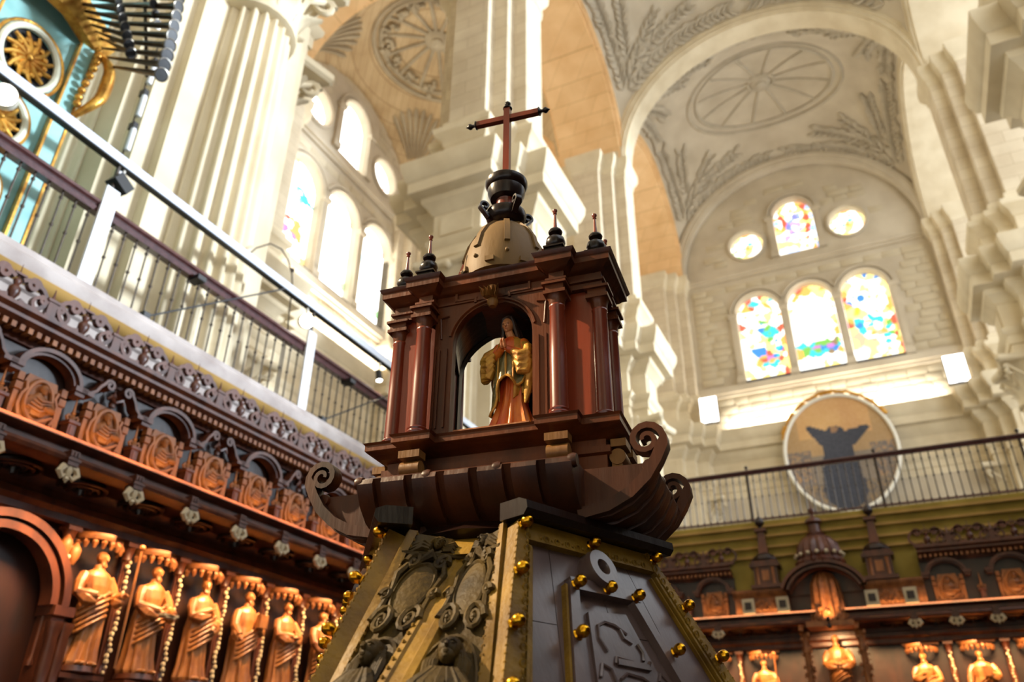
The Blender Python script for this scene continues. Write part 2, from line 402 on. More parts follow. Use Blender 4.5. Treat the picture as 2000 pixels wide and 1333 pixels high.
for y in (YP[1], YP[2]):
    c, r = (XW+.9+XP-1.55)/2, (XP-1.55-XW-.9)/2
    g = G(); arch_band(g, c, r-.02, band_sect(y-.62, y+.62)); trim('aisle cross arch springing from the %s pier' % ('near' if y < 20 else 'far'), g, 'stone_lit_warm')
ca = thing('ceiling_aisle', 'ribbed stone vaults over the left aisle', None, kind='structure')
for k, (y0, y1) in enumerate(zip(YP[:-1], YP[1:])):
    g = G(); b = sail(g, XW-.1, XP-1.5, y0+.4, y1-.4); g.obj('vault_shell', 'vault_tan', ca, sharp=1.5)
    dome_decor(ca, b, 1, 1.1, 14, 'stone_dark', .5, 2.6, .09)
    g = G()
    for i in range(14):
        a = 2*pi*i/14
        for j in range(9):
            p = on_sail(b, b[0]+(2.35+rng.uniform(-.32,.3))*cos(a+rng.uniform(-.14,.14)), b[1]+(2.55+rng.uniform(-.32,.3))*sin(a+rng.uniform(-.14,.14)), .1)
            g.ball(p, rng.uniform(.1,.2), 6, 4)
    for i in range(4):
        sx, sy = ((1,1),(1,-1),(-1,1),(-1,-1))[i]
        for f in range(9):
            t = (f+.5)/9; a = pi/2*t; g.tube([on_sail(b, b[0]+sx*(3.9-q*2.0*cos(a)), b[1]+sy*(4.5-q*2.2*sin(a)), .04) for q in (.25,.5,.75,1,1.1)], [.03,.07,.1,.13,.05], 5)
    g.obj('shell_relief', 'stone_dark', ca, kind='stuff')
# ---- walls with windows
def paint_mat(name, emit):
    mt = bpy.data.materials.new(name); mt.use_nodes = True; nt = mt.node_tree; b = nt.nodes['Principled BSDF']
    at = nt.nodes.new('ShaderNodeAttribute'); at.attribute_name = 'Col'
    if emit:
        nt.links.new(at.outputs[0], b.inputs['Emission Color']); b.inputs['Emission Strength'].default_value = emit
        b.inputs['Base Color'].default_value = (.02,.02,.02,1)
    else:
        no = nt.nodes.new('ShaderNodeTexNoise'); no.inputs['Scale'].default_value = 2.2; no.inputs['Detail'].default_value = 8
        mx = nt.nodes.new('ShaderNodeMix'); mx.data_type = 'RGBA'; mx.blend_type = 'OVERLAY'; mx.inputs[0].default_value = .5
        nt.links.new(at.outputs[0], mx.inputs[6]); nt.links.new(no.outputs[0], mx.inputs[7]); nt.links.new(mx.outputs[2], b.inputs['Base Color'])
        b.inputs['Roughness'].default_value = .55
    MAT[name] = mt
paint_mat('stained_glass', 1.55); paint_mat('oil_paint', 0)
def coloured(name, outline, fn, O, U, V, material, parent, nu=36, nv=60, cells=None, **kw):
    """flat sheet cut to an outline; each small facet takes the colour fn(u,v) of its glass piece"""
    O, U, V = Vector(O), Vector(U), Vector(V)
    us = [p[0] for p in outline]; vs_ = [p[1] for p in outline]; u0_, u1, v0, v1 = min(us), max(us), min(vs_), max(vs_)
    def inside(x, y):
        c_ = False; n = len(outline)
        for i in range(n):
            (xa, ya), (xb, yb) = outline[i], outline[i-1]
            if (ya > y) != (yb > y) and x < (xb-xa)*(y-ya)/(yb-ya)+xa: c_ = not c_
        return c_
    rr = random.Random(len(outline)+int(O.x*7)+int(O.y)); sites = None
    if cells:
        sites = [(rr.uniform(u0_,u1), rr.uniform(v0,v1)) for _ in range(cells)]; sc = [fn((x-u0_)/(u1-u0_), (y-v0)/(v1-v0), rr) for x, y in sites]
    V_, F_, C_ = [], [], []
    for j in range(nv+1):
        for i in range(nu+1): V_.append(O+U*(u0_+(u1-u0_)*i/nu)+V*(v0+(v1-v0)*j/nv))
    for j in range(nv):
        for i in range(nu):
            x, y = u0_+(u1-u0_)*(i+.5)/nu, v0+(v1-v0)*(j+.5)/nv
            if not inside(x, y): continue
            a = j*(nu+1)+i; F_.append((a,a+1,a+nu+2,a+nu+1))
            if sites:
                k = min(range(len(sites)), key=lambda q: (sites[q][0]-x)**2+(sites[q][1]-y)**2); C_.append(sc[k])
            else: C_.append(fn((x-u0_)/(u1-u0_), (y-v0)/(v1-v0), rr))
    me = bpy.data.meshes.new(name); me.from_pydata(V_, [], F_); ca_ = me.color_attributes.new('Col', 'FLOAT_COLOR', 'CORNER')
    k = 0
    for c_ in C_:
        for _ in range(4): ca_.data[k].color = (*c_, 1); k += 1
    me.materials.append(MAT[material]); return put(name, me, parent, **kw)
WHT, YEL, REDc, ORG, TEAL, BLU, GRN, PUR = (1.4,1.4,1.3),(1.3,1.0,.3),(.75,.12,.06),(1.1,.45,.1),(.05,.6,.62),(.05,.25,.7),(.2,.5,.08),(.6,.2,.55)
def g_left(u, v, r):
    if v > .9: return r.choice((REDc, ORG, WHT, YEL, TEAL))
    if u < .08 or u > .92 or v > .82: return r.choice((YEL, ORG, WHT, WHT, REDc))
    if v < .14: return r.choice((WHT, WHT, YEL, WHT))
    if .5 < u < .85 and .42 < v < .72: return r.choice((TEAL, TEAL, WHT, BLU, GRN))
    if v < .38 and u > .3: return r.choice((BLU, TEAL, ORG, YEL, PUR, ORG, REDc) if v < .3 else (TEAL, BLU, BLU, PUR))
    return r.choice((WHT, WHT, WHT, WHT, YEL, (1.3,1.2,.8)))
def g_mid(u, v, r):
    if v > .92: return r.choice((REDc, ORG, YEL))
    if u < .06 or u > .94 or v > .85: return r.choice((YEL, WHT, ORG, WHT))
    if v < .16: return r.choice((WHT, WHT, WHT, YEL))
    if v < .34: return r.choice((GRN, PUR, BLU, ORG, (.3,.2,.1), TEAL, (.7,.1,.35)))
    return WHT if r.random() < .9 else (1.3,1.2,.7)
def g_right(u, v, r):
    if v > .9: return r.choice((REDc, BLU, ORG, YEL, WHT))
    if u > .9 or u < .06: return r.choice((REDc, ORG, YEL, YEL))
    if v < .1: return r.choice((WHT, WHT, YEL))
    if u < .45 and .5 < v < .68: return r.choice((YEL, YEL, ORG, (1.2,.8,.05)))
    if u < .5 and .68 <= v < .78: return r.choice((BLU, WHT, BLU))
    if .18 < v < .5: return r.choice((ORG, (1,.5,.3), TEAL, BLU, WHT, WHT, YEL)) if u < .8 else r.choice((BLU, TEAL, WHT, GRN))
    return r.choice((WHT, WHT, WHT, (1.3,1.2,.8), YEL))
def g_top(u, v, r):
    e = abs(u-.5)
    if e > .42 or v > .93: return r.choice((YEL, ORG, (.4,.7,1.2), WHT))
    if v < .12: return r.choice((WHT, (.7,.9,1.3), YEL))
    if .26 < e < .36 and v > .25: return r.choice((REDc, ORG, REDc))
    if e < .2 and .3 < v < .75: return r.choice(((.25,.25,.85),(.35,.45,1.1),WHT,(.8,.4,.6)))
    return r.choice((WHT, WHT, YEL))
def g_ros(u, v, r):
    d = sqrt((u-.5)**2+(v-.5)**2)
    if d > .43: return r.choice((ORG, YEL, GRN, (.8,.6,.3)))
    if d < .16: return r.choice((GRN, TEAL, ORG, YEL))
    return r.choice((WHT, WHT, WHT, YEL))
BW = (2.6,2.6,2.5)
def g_blown(u, v, r):
    if .2 < v < .42 and .35 < u < .85: return r.choice((BW, ORG, ORG, PUR, (1.4,.7,.2), REDc))
    if .6 < v < .75 and u > .5: return r.choice((BW, BW, TEAL, (.4,.9,1.2)))
    return r.choice((BW,)*20+((1.2,1.8,2.0), YEL))
def g_blown2(u, v, r): return r.choice((BW,)*40+((.9,1.6,1.8), YEL, (.6,1.2,.5), (1.3,.5,.4)))
def window_wall(name, c, O, U, along, fns, labels, wall_label, y_lo, y_hi, wmat, blocks_as_parts, nwin):
    """wall with three lancets, one upper lancet and two roundels; c = centre along the wall"""
    V = (0,0,1); U = Vector(U); Nn = U.cross(Vector(V))
    lans = [(c-2.66, 1.02, 19.55, 23.42), (c, 1.02, 19.55, 23.42), (c+2.66, 1.02, 19.55, 23.42), (c, .92, 26.72, 29.15)]
    ros = [(c-2.66, 27.8, .84), (c+2.66, 27.8, .84)]
    holes = [lancet(a, h+.12, z0-.1, zs_) for a, h, z0, zs_ in lans]+[disc(a, z, r+.1) for a, z, r in ros]
    g = G(); holed(g, [(y_lo,0),(y_hi,0),(y_hi,36),(y_lo,36)], holes, O, U, V, -.75, 0)
    wl = g.obj(name, wmat, label=wall_label, kind='structure')
    # ashlar blocks, proud of the wall by a finger and laid in courses
    def clear(x0, x1, z0, z1):
        for a, h, zb, zs_ in lans:
            if x1 > a-h-.42 and x0 < a+h+.42 and z1 > zb-.35 and z0 < zs_+h+.45: return False
        for a, z, r in ros:
            if x1 > a-r-.3 and x0 < a+r+.3 and z1 > z-r-.3 and z0 < z+r+.3: return False
        return not (z1 > 25.55 and z0 < 26.3) and not (z1 > 18.7 and z0 < 19.4)
    bl = {}; made = 0; rb = random.Random(5); cand = []
    half = 6.0 if blocks_as_parts else 5.2
    row = 0; z = 17.0
    while z < 31:
        h = .42; x = c-half-(.35 if row % 2 else 0)
        while x < c+half:
            wd = rb.choice((.7,.9,1.1)); x1 = min(x+wd, c+half); x0 = max(x, c-half)
            if x1-x0 > .3 and clear(x0, x1, z, z+h) and not (z > 26.3 and (x0-c)**2+(z+h-ZS)**2 > 5.4**2) and not (z > 26.3 and (x1-c)**2+(z+h-ZS)**2 > 5.4**2): cand.append((x0, x1, z, h))
            x += wd
        z += h; row += 1
    joined = G()
    for (x0, x1, z, h) in cand:
        key = round(x1-x0, 1); pr = rb.choice((.02,.035,.05))
        mt_ = Matrix.Translation(Vector(O)+U*((x0+x1)/2)+Vector((0,0,z+h/2)))
        if key not in bl or not blocks_as_parts:
            gg = G(); ww = (x1-x0 if not blocks_as_parts else key)/2-.012; hh = h/2-.012
            gg.rings([[Vector((0,0,0))+U*a*sx+Vector((0,0,b*sz))+Nn*d for sx, sz in ((-1,-1),(1,-1),(1,1),(-1,1))] for a, b, d in ((ww,hh,-.02),(ww,hh,.02),(ww-.02,hh-.02,.035))])
        if blocks_as_parts and made < 290:
            if key not in bl: o_ = gg.obj('stone_block', 'block', wl); bl[key] = o_.data
            else: o_ = put('stone_block', bl[key], wl)
            o_.location = mt_.translation+Nn*(pr-.03); made += 1
        elif not blocks_as_parts: joined.merge(gg, Matrix.Translation(mt_.translation+Nn*(pr-.03)))
    if joined.v: joined.obj('stone_courses', 'block', wl, kind='stuff')
    # string course, sill course
    g = G(); q = Vector(O)
    for z0, z1, d in ((25.7,25.9,.1),(25.9,26.1,.2),(18.75,18.95,.12),(18.95,19.3,.22)):
        g.prism([(y_lo,z0),(y_hi,z0),(y_hi,z1),(y_lo,z1)], 0, d, O, U, V)
    g.obj('string_course', 'stone_grey', wl)
    for k, ((a, h, z0, zs_), fn) in enumerate(zip(lans+[None]*0, fns[:4])):
        nwin += 1
        wn = thing('window_%d' % nwin, labels[k], None, kind='structure')
        coloured('stained_glass', lancet(a, h+.1, z0, zs_), fn, Vector(O)-Nn*.38, U, V, 'stained_glass', wn, cells=150 if k < 3 else 110)
        g = G(); ring = [(a+(h+.2)*cos(pi*i/16), zs_+(h+.2)*sin(pi*i/16)) for i in range(17)]
        pts = [(a+h+.2, z0-.1)]+ring+[(a-h-.2, z0-.1)]
        for rr_, dd, rad in ((.0,.06,.1),(.2,.1,.07)):
            g.tube([Vector(O)+U*(a+(x-a)*(1+rr_/(h+.2)))+Vector((0,0,zs_+(zz-zs_)*(1+rr_/(h+.2)) if zz > zs_ else zz))+Nn*dd for x, zz in ring], rad, 6, upv=Nn)
        g.obj('archivolt', 'stone_grey', wn)
        for sg in ((-1,1) if k in (0,3) else (1,)):
            gp = G(); xx = a+sg*(h+.31)
            def bx(w0, w1, d0, d1, za, zb): gp.prism([(xx-w0,za),(xx+w0,za),(xx+w0,zb),(xx-w0,zb)], d0, d1, O, U, V)
            bx(.17,0,0,.14,z0-.1,zs_-.1); bx(.1,0,.13,.16,z0+.35,zs_-.4); bx(.22,0,0,.2,z0-.2,z0+.15); bx(.24,0,0,.24,zs_-.16,zs_+.06)
            gp.obj('jamb_pilaster', 'stone_grey', wn)
        if k < 3: G().prism([(a-h-.1,z0-.34),(a+h+.1,z0-.34),(a+h+.1,z0-.02),(a-h-.1,z0-.02)], -.3, .03, O, U, V).obj('window_sill', 'slot', wn)
    for k, (a, z, r) in enumerate(ros):
        nwin += 1
        wn = thing('window_%d' % nwin, labels[4+k], None, kind='structure')
        coloured('stained_glass', disc(a, z, r+.08), fns[4], Vector(O)-Nn*.38, U, V, 'stained_glass', wn, 30, 30, cells=90)
        g = G(); g.tube([Vector(O)+U*(a+(r+.16)*cos(t))+Vector((0,0,z+(r+.16)*sin(t)))+Nn*.05 for t in [2*pi*i/32 for i in range(32)]], .1, 6, loop=True, upv=Nn); g.obj('window_ring', 'stone_grey', wn)
    return wl, nwin
wf, nw = window_wall('wall_front', AX+.07, (0,YP[3],0), (1,0,0), 'x', (g_left,g_mid,g_right,g_top,g_ros),
    ('stained glass lancet with a teal figure on the left of the triple window','broad white stained glass lancet in the middle of the triple window','stained glass lancet with a yellow figure on the right of the triple window','small arched window with a blue figure above the triple window','round rose window left of the small arched window','round rose window right of the small arched window'),
    'grey-beige ashlar wall with stained glass windows at the end of the nave', NX0-2.6, NX1+2.6, 'stone_grey', True, 0)
wa, nw = window_wall('wall_aisle', 21.95, (XW,0,0), (0,1,0), 'y', (g_blown,g_blown2,g_blown2,lambda u,v,r: BW,g_blown2),
    ('overexposed aisle lancet with a red and orange figure low down','overexposed white aisle lancet in the middle of three','overexposed white aisle lancet next to the wall pier','small arched blown-out window above the three aisle lancets','oval-looking round window beside the fluted pier','round blown-out window next to the carved aisle arch'),
    'sunlit grey stone wall of the left aisle', -9.0, 38.5, 'stone_grey', False, nw)
G().box(-19.8, 9.5, -9.4, -9.0, 0, 36).obj('wall_rear_blocker', 'stone', label='added stone wall behind the viewer that blocks frontal light', kind='structure')  # unseen wall added to keep frontal light off the lectern
G().box(XW, XP, -9, YP[0], 30, 30.3).obj('ceiling_rear', 'stone', label='flat ceiling of the aisle behind the organ', kind='structure')
G().box(4.62, 5.0, -3, 14.9, 0, 6.6).obj('wall_right', 'stall_dark', label='back of the right-hand choir enclosure', kind='structure')
# west wall: main cornice carried across, floodlights, oval picture
g = G(); prof = [(d*.75, z) for d, z in ENT]
g.mould([(NX0-.2, YP[3]-.02), (NX1+.2, YP[3]-.02)], prof, closed=False); trim('deep stone cornice running across the window wall under the white band', g, 'stone')
g = G(); g.mould([(XW+.02, 38), (XW+.02, 3)][::-1], [(d*.8, z) for d, z in ENT], closed=False); trim('deep stone cornice along the left aisle wall', g, 'stone')
for x, lb in ((-6.58,'square white floodlight at the corner below the sill course, beside the near bright pier'), (4.5,'square white floodlight in the corner below the sill course, beside the shaded pier')):
    t = thing('floodlight', lb, 'floodlight', (x, YP[3]-1.3, 16.86), group='floodlights on the far cornice')
    G().box(-.44,.44,-.06,.16,.12,1.5).obj('housing', 'slot', t); G().box(-.42,.42,-.09,-.05,.14,1.48).obj('lens', 'flood', t); G().box(-.12,.12,-.1,.2,0,.14).obj('bracket', 'slot', t)
for x in (-4.3, .9): G().box(x-.35, x+.35, YP[3]-.06, YP[3]+.02, 17.35, 17.45).obj('vent_slot', 'slot', wf)
def picture(u, v, r):
    x, y = u-.5, v-.5; n = r.uniform(-.02,.02)
    col = (.42+.2*max(0,y)+n, .27+.1*max(0,y)+n, .13+n) if y > -.02 else (.25+n, .2+n, .15+n)
    if y > .15 and abs(x+.02) < .33: col = (.62+n, .36+n, .15+n)
    if y < .05 and abs(x) > .26: col = r.choice(((.2,.16,.13),(.26,.2,.14),(.16,.13,.12),(.4,.24,.12)))
    if y < -.25: col = r.choice(((.2,.16,.12),(.3,.2,.1),(.15,.12,.1)))
    def seg(ax_, ay, bx_, by, w0, w1):
        dx, dy = bx_-ax_, by-ay; t = max(0, min(1, ((x-ax_)*dx+(y-ay)*dy)/(dx*dx+dy*dy))); return (x-ax_-t*dx)**2+(y-ay-t*dy)**2 < (w0+(w1-w0)*t)**2
    if seg(-.02,.12,-.02,-.3,.11,.19): col = (.04+n*.5,.045+n*.5,.065+n*.5)
    if seg(-.06,.08,-.25,.24,.09,.025) or seg(.04,.08,.27,.18,.09,.025): col = (.045+n*.5,.05+n*.5,.07+n*.5)
    if (x+.02)**2+(y-.2)**2 < .032**2: col = (.3,.17,.09)
    return tuple(max(.01,c_) for c_ in col)
pt = thing('oval_painting', 'large oval painting of a dark-robed figure with raised arms in a white frame', 'painting', (AX+.07, YP[3]-.72, 14.8))
oval = [(2.42*cos(2*pi*i/48), 2.8*sin(2*pi*i/48)) for i in range(48)]
G().prism(oval, -.12, .0, (0,.06,0), (1,0,0), (0,0,1)).obj('backing_board', 'walnut_dark', pt)
coloured('canvas', oval, picture, (0,-.005,0), (1,0,0), (0,0,1), 'oil_paint', pt, 60, 70)
G().tube([(2.44*cos(2*pi*i/64), -.04, 2.82*sin(2*pi*i/64)) for i in range(64)], .09, 8, loop=True).obj('oval_frame', 'frame_white', pt)
for x in (-1.2,1.2): G().box(x-.05,x+.05,.05,.74,1.2,1.3).obj('wall_bracket', 'iron', pt)
g = G()
for k in range(5):
    for a in (.55+.26*k, pi-.55-.26*k):
        for j in range(3): g.ball((2.6*cos(a+.05*j), -.05, 2.98*sin(a+.05*j)), (.13,.06,.1+.05*(k == 4)), 8, 5)
        g.tube([(2.55*cos(a+q), -.05, (2.93+.15*sin(6*q))*sin(a+q)) for q in (0,.06,.12,.18,.24)], [.07,.09,.06,.08,.04], 6)
g.obj('gilt_ornament', 'gilt', pt)

# uplights standing on the cornices under the windows
def uplight(loc, rot, length, energy):
    ld = bpy.data.lights.new('cornice_uplight', 'AREA'); ld.shape = 'RECTANGLE'; ld.size = length; ld.size_y = .08; ld.energy = energy; ld.color = (1,.97,.92)
    o = bpy.data.objects.new('cornice_uplight', ld); COL.objects.link(o); o.location = loc; o.rotation_euler = rot
uplight((AX, YP[3]-.45, 16.95), (R(140), 0, 0), 9.5, 420)
uplight((XW+.5, 21.5, 16.95), (R(140), 0, R(90)), 10, 700)
# ================================================================== carved figures
def remesh(o, vox):
    md = o.modifiers.new('r', 'REMESH'); md.mode = 'VOXEL'; md.voxel_size = vox; md.use_smooth_shade = True
    s2 = o.modifiers.new('s', 'SMOOTH'); s2.factor = .5; s2.iterations = 2
    dg = bpy.context.evaluated_depsgraph_get(); me = bpy.data.meshes.new_from_object(o.evaluated_get(dg))
    o.modifiers.clear(); mt = o.data.materials[0]; o.data = me
    me.materials.clear(); me.materials.append(mt); me.shade_smooth(); return o
def hand(g, wrist, d, nrm, s, curl=.5, mirror=1):
    """palm with four fingers of unequal length and a thumb off its side; d = pointing direction, nrm = back of the hand"""
    w_, d, nrm = Vector(wrist), Vector(d).normalized(), Vector(nrm).normalized(); sd_ = d.cross(nrm).normalized()*mirror
    g.tube([w_, w_+d*s*.25, w_+d*s*.5], [s*.17, s*.24, s*.22], 8, sq=(1,.55), upv=sd_)
    for k, ln in enumerate((.40,.48,.45,.34)):
        b = w_+d*s*.46+sd_*s*(.17-.115*k)
        pts = [b]; ang = 0; dd = d.copy()
        for j in range(3):
            ang += curl*.7; dd = d*cos(ang)-nrm*sin(ang); pts.append(pts[-1]+dd*s*ln/3)
        g.tube(pts, [s*.062, s*.06, s*.055, s*.04], 6)
    b = w_+d*s*.14+sd_*s*.18; g.tube([b, b+(d*.6+sd_*.7).normalized()*s*.16, b+(d*.6+sd_*.7).normalized()*s*.16+(d*.95-nrm*.2)*s*.16], [s*.075,s*.065,s*.045], 6)
def head(g, c, s, yaw=0, tilt=0, hair='short', beard=0):
    """head of height s*2 looking to -y: skull, jaw, nose, brow, eyes, lips, ears, hair"""
    M = Matrix.Translation(Vector(c)) @ Matrix.Rotation(yaw, 4, 'Z') @ Matrix.Rotation(tilt, 4, 'X')
    h = G(); h.ball((0,0,.12*s), (.72*s,.86*s,.88*s), 16, 10); h.ball((0,-.22*s,-.42*s), (.5*s,.56*s,.55*s), 14, 8)
    h.tube([(0,-.8*s,.22*s),(0,-.96*s,-.06*s),(0,-1.02*s,-.2*s),(0,-.82*s,-.26*s)], [.08*s,.12*s,.15*s,.1*s], 6)
    for q in (-1,1):
        h.ball((q*.29*s,-.74*s,.1*s), (.13*s,.1*s,.08*s), 8, 5); h.tube([(q*.1*s,-.84*s,.27*s),(q*.32*s,-.8*s,.31*s),(q*.52*s,-.62*s,.24*s)], [.07*s,.08*s,.05*s], 5)
        h.ball((q*.72*s,0,.02*s), (.08*s,.17*s,.22*s), 7, 5)
    h.ball((0,-.76*s,-.5*s), (.2*s,.1*s,.06*s), 8, 4); h.ball((0,-.74*s,-.59*s), (.17*s,.1*s,.07*s), 8, 4); h.ball((0,-.66*s,-.8*s), (.16*s,.14*s,.12*s), 8, 4)
    if hair == 'short': h.ball((0,.16*s,.3*s), (.8*s,.86*s,.82*s), 14, 8)
    if beard:
        for q in range(-2,3): h.tube([(q*.16*s,-.55*s,-.6*s),(q*.15*s,-.72*s,-.95*s),(q*.1*s,-.68*s,-1.1*s-beard*.5*s*(1-.2*abs(q)))], [.16*s,.17*s,.05*s], 6)
    g.merge(h, M)
def robe(g, prof, folds=9, amp=.16, sway=.03, ph=0, z0=0, seg=48, cy=0, lift=None):
    """prof: (z, rx, ry) rings; folds deepen towards the hem"""
    zt = prof[-1][0]; rg = []
    for z, rx_, ry in prof:
        t = 1-(z-z0)/(zt-z0); ring = []
        for j in range(seg):
            a = 2*pi*j/seg
            f = 1+amp*t*(.6*sin(folds*a+ph+2.2*t)+.4*sin((folds*1.7//1)*a+1.3*ph-1.5*t))
            ring.append((sway*sin(pi*(z-z0)/(zt-z0))+rx_*f*cos(a), cy+ry*f*sin(a), z))
        rg.append(ring)
    g.rings(rg)
def saint(kind, label, loc, rz, H=1.0):
    """robed carved saint about H tall, facing -y"""
    t = thing('saint_statue', label, 'statue', loc, rz, 'carved saints in the choir stalls'); s = H
    r_ = random.Random(kind); g = G(); sw = r_.choice((-.03,.03))*s
    robe(g, [(z*s, a*s, b*s) for z, a, b in ((.0,.155,.13),(.03,.165,.135),(.15,.14,.12),(.35,.128,.11),(.5,.13,.105),(.6,.115,.09),(.68,.13,.095),(.76,.138,.085),(.8,.11,.07),(.83,.05,.05),(.87,.042,.042))], 8+kind % 3, .2, sw, kind*1.3)
    # slanting mantle over the hips
    for q in range(5):
        z = .34+.05*q; g.tube([(s*(.14*cos(a)), s*(-.02+.125*sin(a)), s*(z+.1*cos(a+.4))) for a in [-pi*.95+i*pi*.95/8 for i in range(9)]], s*.018, 5)
    yaw = r_.uniform(-.4,.4); head(g, (sw*.2, -.012*s, .925*s), .064*s, yaw, .08, 'short', .9 if kind % 2 else .35)
    sp = [(-.125*s,0,.77*s), (.125*s,0,.77*s)]
    arms = {0: [((-.19,-.05,.6),(-.07,-.17,.58)), ((.2,-.04,.6),(.2,-.17,.62))],
            1: [((-.18,-.05,.6),(-.04,-.19,.56)), ((.19,-.05,.6),(.13,-.2,.54))],
            2: [((-.18,-.06,.6),(-.02,-.16,.68)), ((.18,-.05,.58),(.05,-.16,.52))],
            3: [((-.2,-.05,.6),(-.22,-.16,.5)), ((.19,-.06,.6),(.06,-.17,.64))],
            4: [((-.18,-.07,.6),(-.03,-.17,.6)), ((.18,-.07,.6),(.03,-.17,.6))],
            5: [((-.17,-.06,.6),(-.05,-.17,.55)), ((.2,-.05,.62),(.17,-.15,.74))]}[kind % 6]
    for sg, a, (el, ha) in zip((-1,1), sp, arms):
        el, ha = Vector(el)*s, Vector(ha)*s
        g.tube([a, (Vector(a)+el)/2+Vector((sg*.012*s,0,0)), el, (el+ha)/2, ha], [.05*s,.052*s,.05*s,.046*s,.034*s], 8)
        g.tube([el, (el+ha)/2-Vector((0,0,.05*s)), ha-Vector((0,0,.06*s))], [.04*s,.06*s,.02*s], 6)
        hand(g, ha, (ha-el), Vector((sg*.4,-.2,.9)), .085*s, .5, -sg)
    for q in (-1,1): g.ball((q*.06*s,-.14*s,.02*s), (.035*s,.06*s,.022*s), 8, 4)
    remesh(g.obj('carved_figure', 'saint_wood', t), .0055*s)
    k = kind % 6; g = G()
    if k == 0: g.tube([(.215*s,-.25*s,.0),(.225*s,-.23*s,1.05*s)], .011*s, 6); g.ball((.225*s,-.23*s,1.06*s), .03*s, 8, 5); g.obj('staff', 'saint_wood', t)
    if k == 1:
        for q in (-1,1): g.box(0, q*.15*s, -.27*s, -.18*s, .5*s, .522*s, Matrix.Translation((.04*s,0,0)) @ Matrix.Rotation(-q*.12, 4, 'Y'))
        g.obj('open_book', 'bead', t)
    if k == 2: g.lathe([(.05*s,.97*s),(.062*s,1.02*s),(.058*s,1.07*s),(.02*s,1.14*s),(.004*s,1.16*s)], (sw*.2,0,0), 14, sq=(1,.6)); g.obj('mitre', 'saint_wood', t)
    if k == 3: g.box(-.02*s,.1*s,-.23*s,-.17*s,.6*s,.74*s); g.obj('closed_book', 'saint_wood', t)
    if k == 5: g.tube([(.17*s,-.17*s,.5*s),(.18*s,-.17*s,1.02*s)], .01*s, 6); g.box(.1*s,.26*s,-.18*s,-.16*s,.9*s,.92*s); g.obj('hand_cross', 'saint_wood', t)
    g = G(); g.lathe([(.17*s,-.06*s),(.19*s,-.045*s),(.18*s,0)], seg=12); g.obj('plinth', 'stall_wood', t)
    return t
# ================================================================== choir stalls
def cscroll(g, cx, cz, r, sg, y, th=.022, wd=.05):
    """C-shaped scroll with curled ends"""
    pts = spiral((cx, cz+r*.55), .012, r*.42, 1.25, pi*.5 if sg > 0 else pi*.5, 16, y=y, sgn=-sg)
    g.strap(pts, wd, th, (0,1,0))
    g.strap([(cx+sg*r*.95*cos(a), y, cz+r*.95*sin(a)*.8) for a in [pi*.75-i*pi*1.45/12 for i in range(13)]], wd, th, (0,1,0))
    g.ball((cx, y, cz+r*.55), (.018,.03,.018), 7, 4)
MS = {}
def inst(key, parent, loc, build=None, material=None, name=None, rot=None, scale=None):
    """first call builds the mesh, later calls share it"""
    if key not in MS:
        g = G(); build(g); o = g.obj(name or key, material, parent); MS[key] = o.data
        o.location = loc
    else: o = put(name or key, MS[key], parent, loc=loc)
    if rot: o.rotation_euler = rot
    if scale: o.scale = scale
    return o
def b_panel(g):
    g.prism([(-.18,0),(.18,0),(.18,.05),(.145,.1),(.17,.3),(.13,.44),(-.13,.44),(-.17,.3),(-.145,.1),(-.18,.05)], 0, .05)
    for q in (-1,1):
        g.box(q*.2-.022,q*.2+.022,-.06,0,0,.26); g.box(q*.2-.03,q*.2+.03,-.07,0,0,.03); g.box(q*.2-.03,q*.2+.03,-.075,0,.27,.33); g.box(q*.2-.026,q*.2+.026,-.07,0,.35,.42)
        g.strap([(q*.14,-.06,.06),(q*.17,-.06,.14),(q*.16,-.06,.24),(q*.13,-.06,.3),(q*.145,-.06,.36)], .05, .022, (0,1,0))
def b_oval(g):
    g.tube([(.115*cos(2*pi*i/28), -.065, .235+.175*sin(2*pi*i/28)) for i in range(28)], .022, 6, loop=True)
    g.strap([(-.15,-.085,.05),(-.07,-.1,.02),(0,-.09,.04),(.07,-.1,.08),(.14,-.085,.13)], .03, .02, (0,1,0))
def b_bust(k):
    def f(g):
        r_ = random.Random(k); tx = r_.uniform(-.015,.015)
        head(g, (tx, -.085, .33), .045, r_.uniform(-.5,.5), .1, 'short', k % 2)
        robe(g, [(.1,.06,.035),(.14,.09,.05),(.2,.1,.055),(.26,.085,.045),(.285,.035,.03),(.3,.03,.03)], 7, .15, 0, k, .1, 30, -.06)
        for q in range(4): g.tube([(-.1+.02*q,-.105,.16+.03*q),(0,-.125,.13+.03*q),(.1,-.105,.19+.02*q)], .012, 5)
        g.tube([(.1,-.08,.24),(.11,-.12,.17),(.02,-.13,.17)], [.03,.028,.018], 6); hand(g, (.02,-.13,.17), (-1,0,.2), (0,-1,.3), .045, .5)
    return f
def b_arched(g):
    for r_, th, y0, y1 in ((.285,.035,-.12,.02),(.25,.03,-.09,.02)):
        pts = [(r_*cos(a), 0, -.02+r_*.78*sin(a)) for a in [.12+(pi-.24)*i/18 for i in range(19)]]
        g.strap([(x, (y0+y1)/2, z) for x, _, z in pts], y1-y0, th, (0,1,0))
    for q in (-1,1): g.box(q*.3-.06, q*.3+.06, -.12, .02, -.035, .01); g.box(q*.3-.045, q*.3+.045, -.1, .02, -.07, -.035)
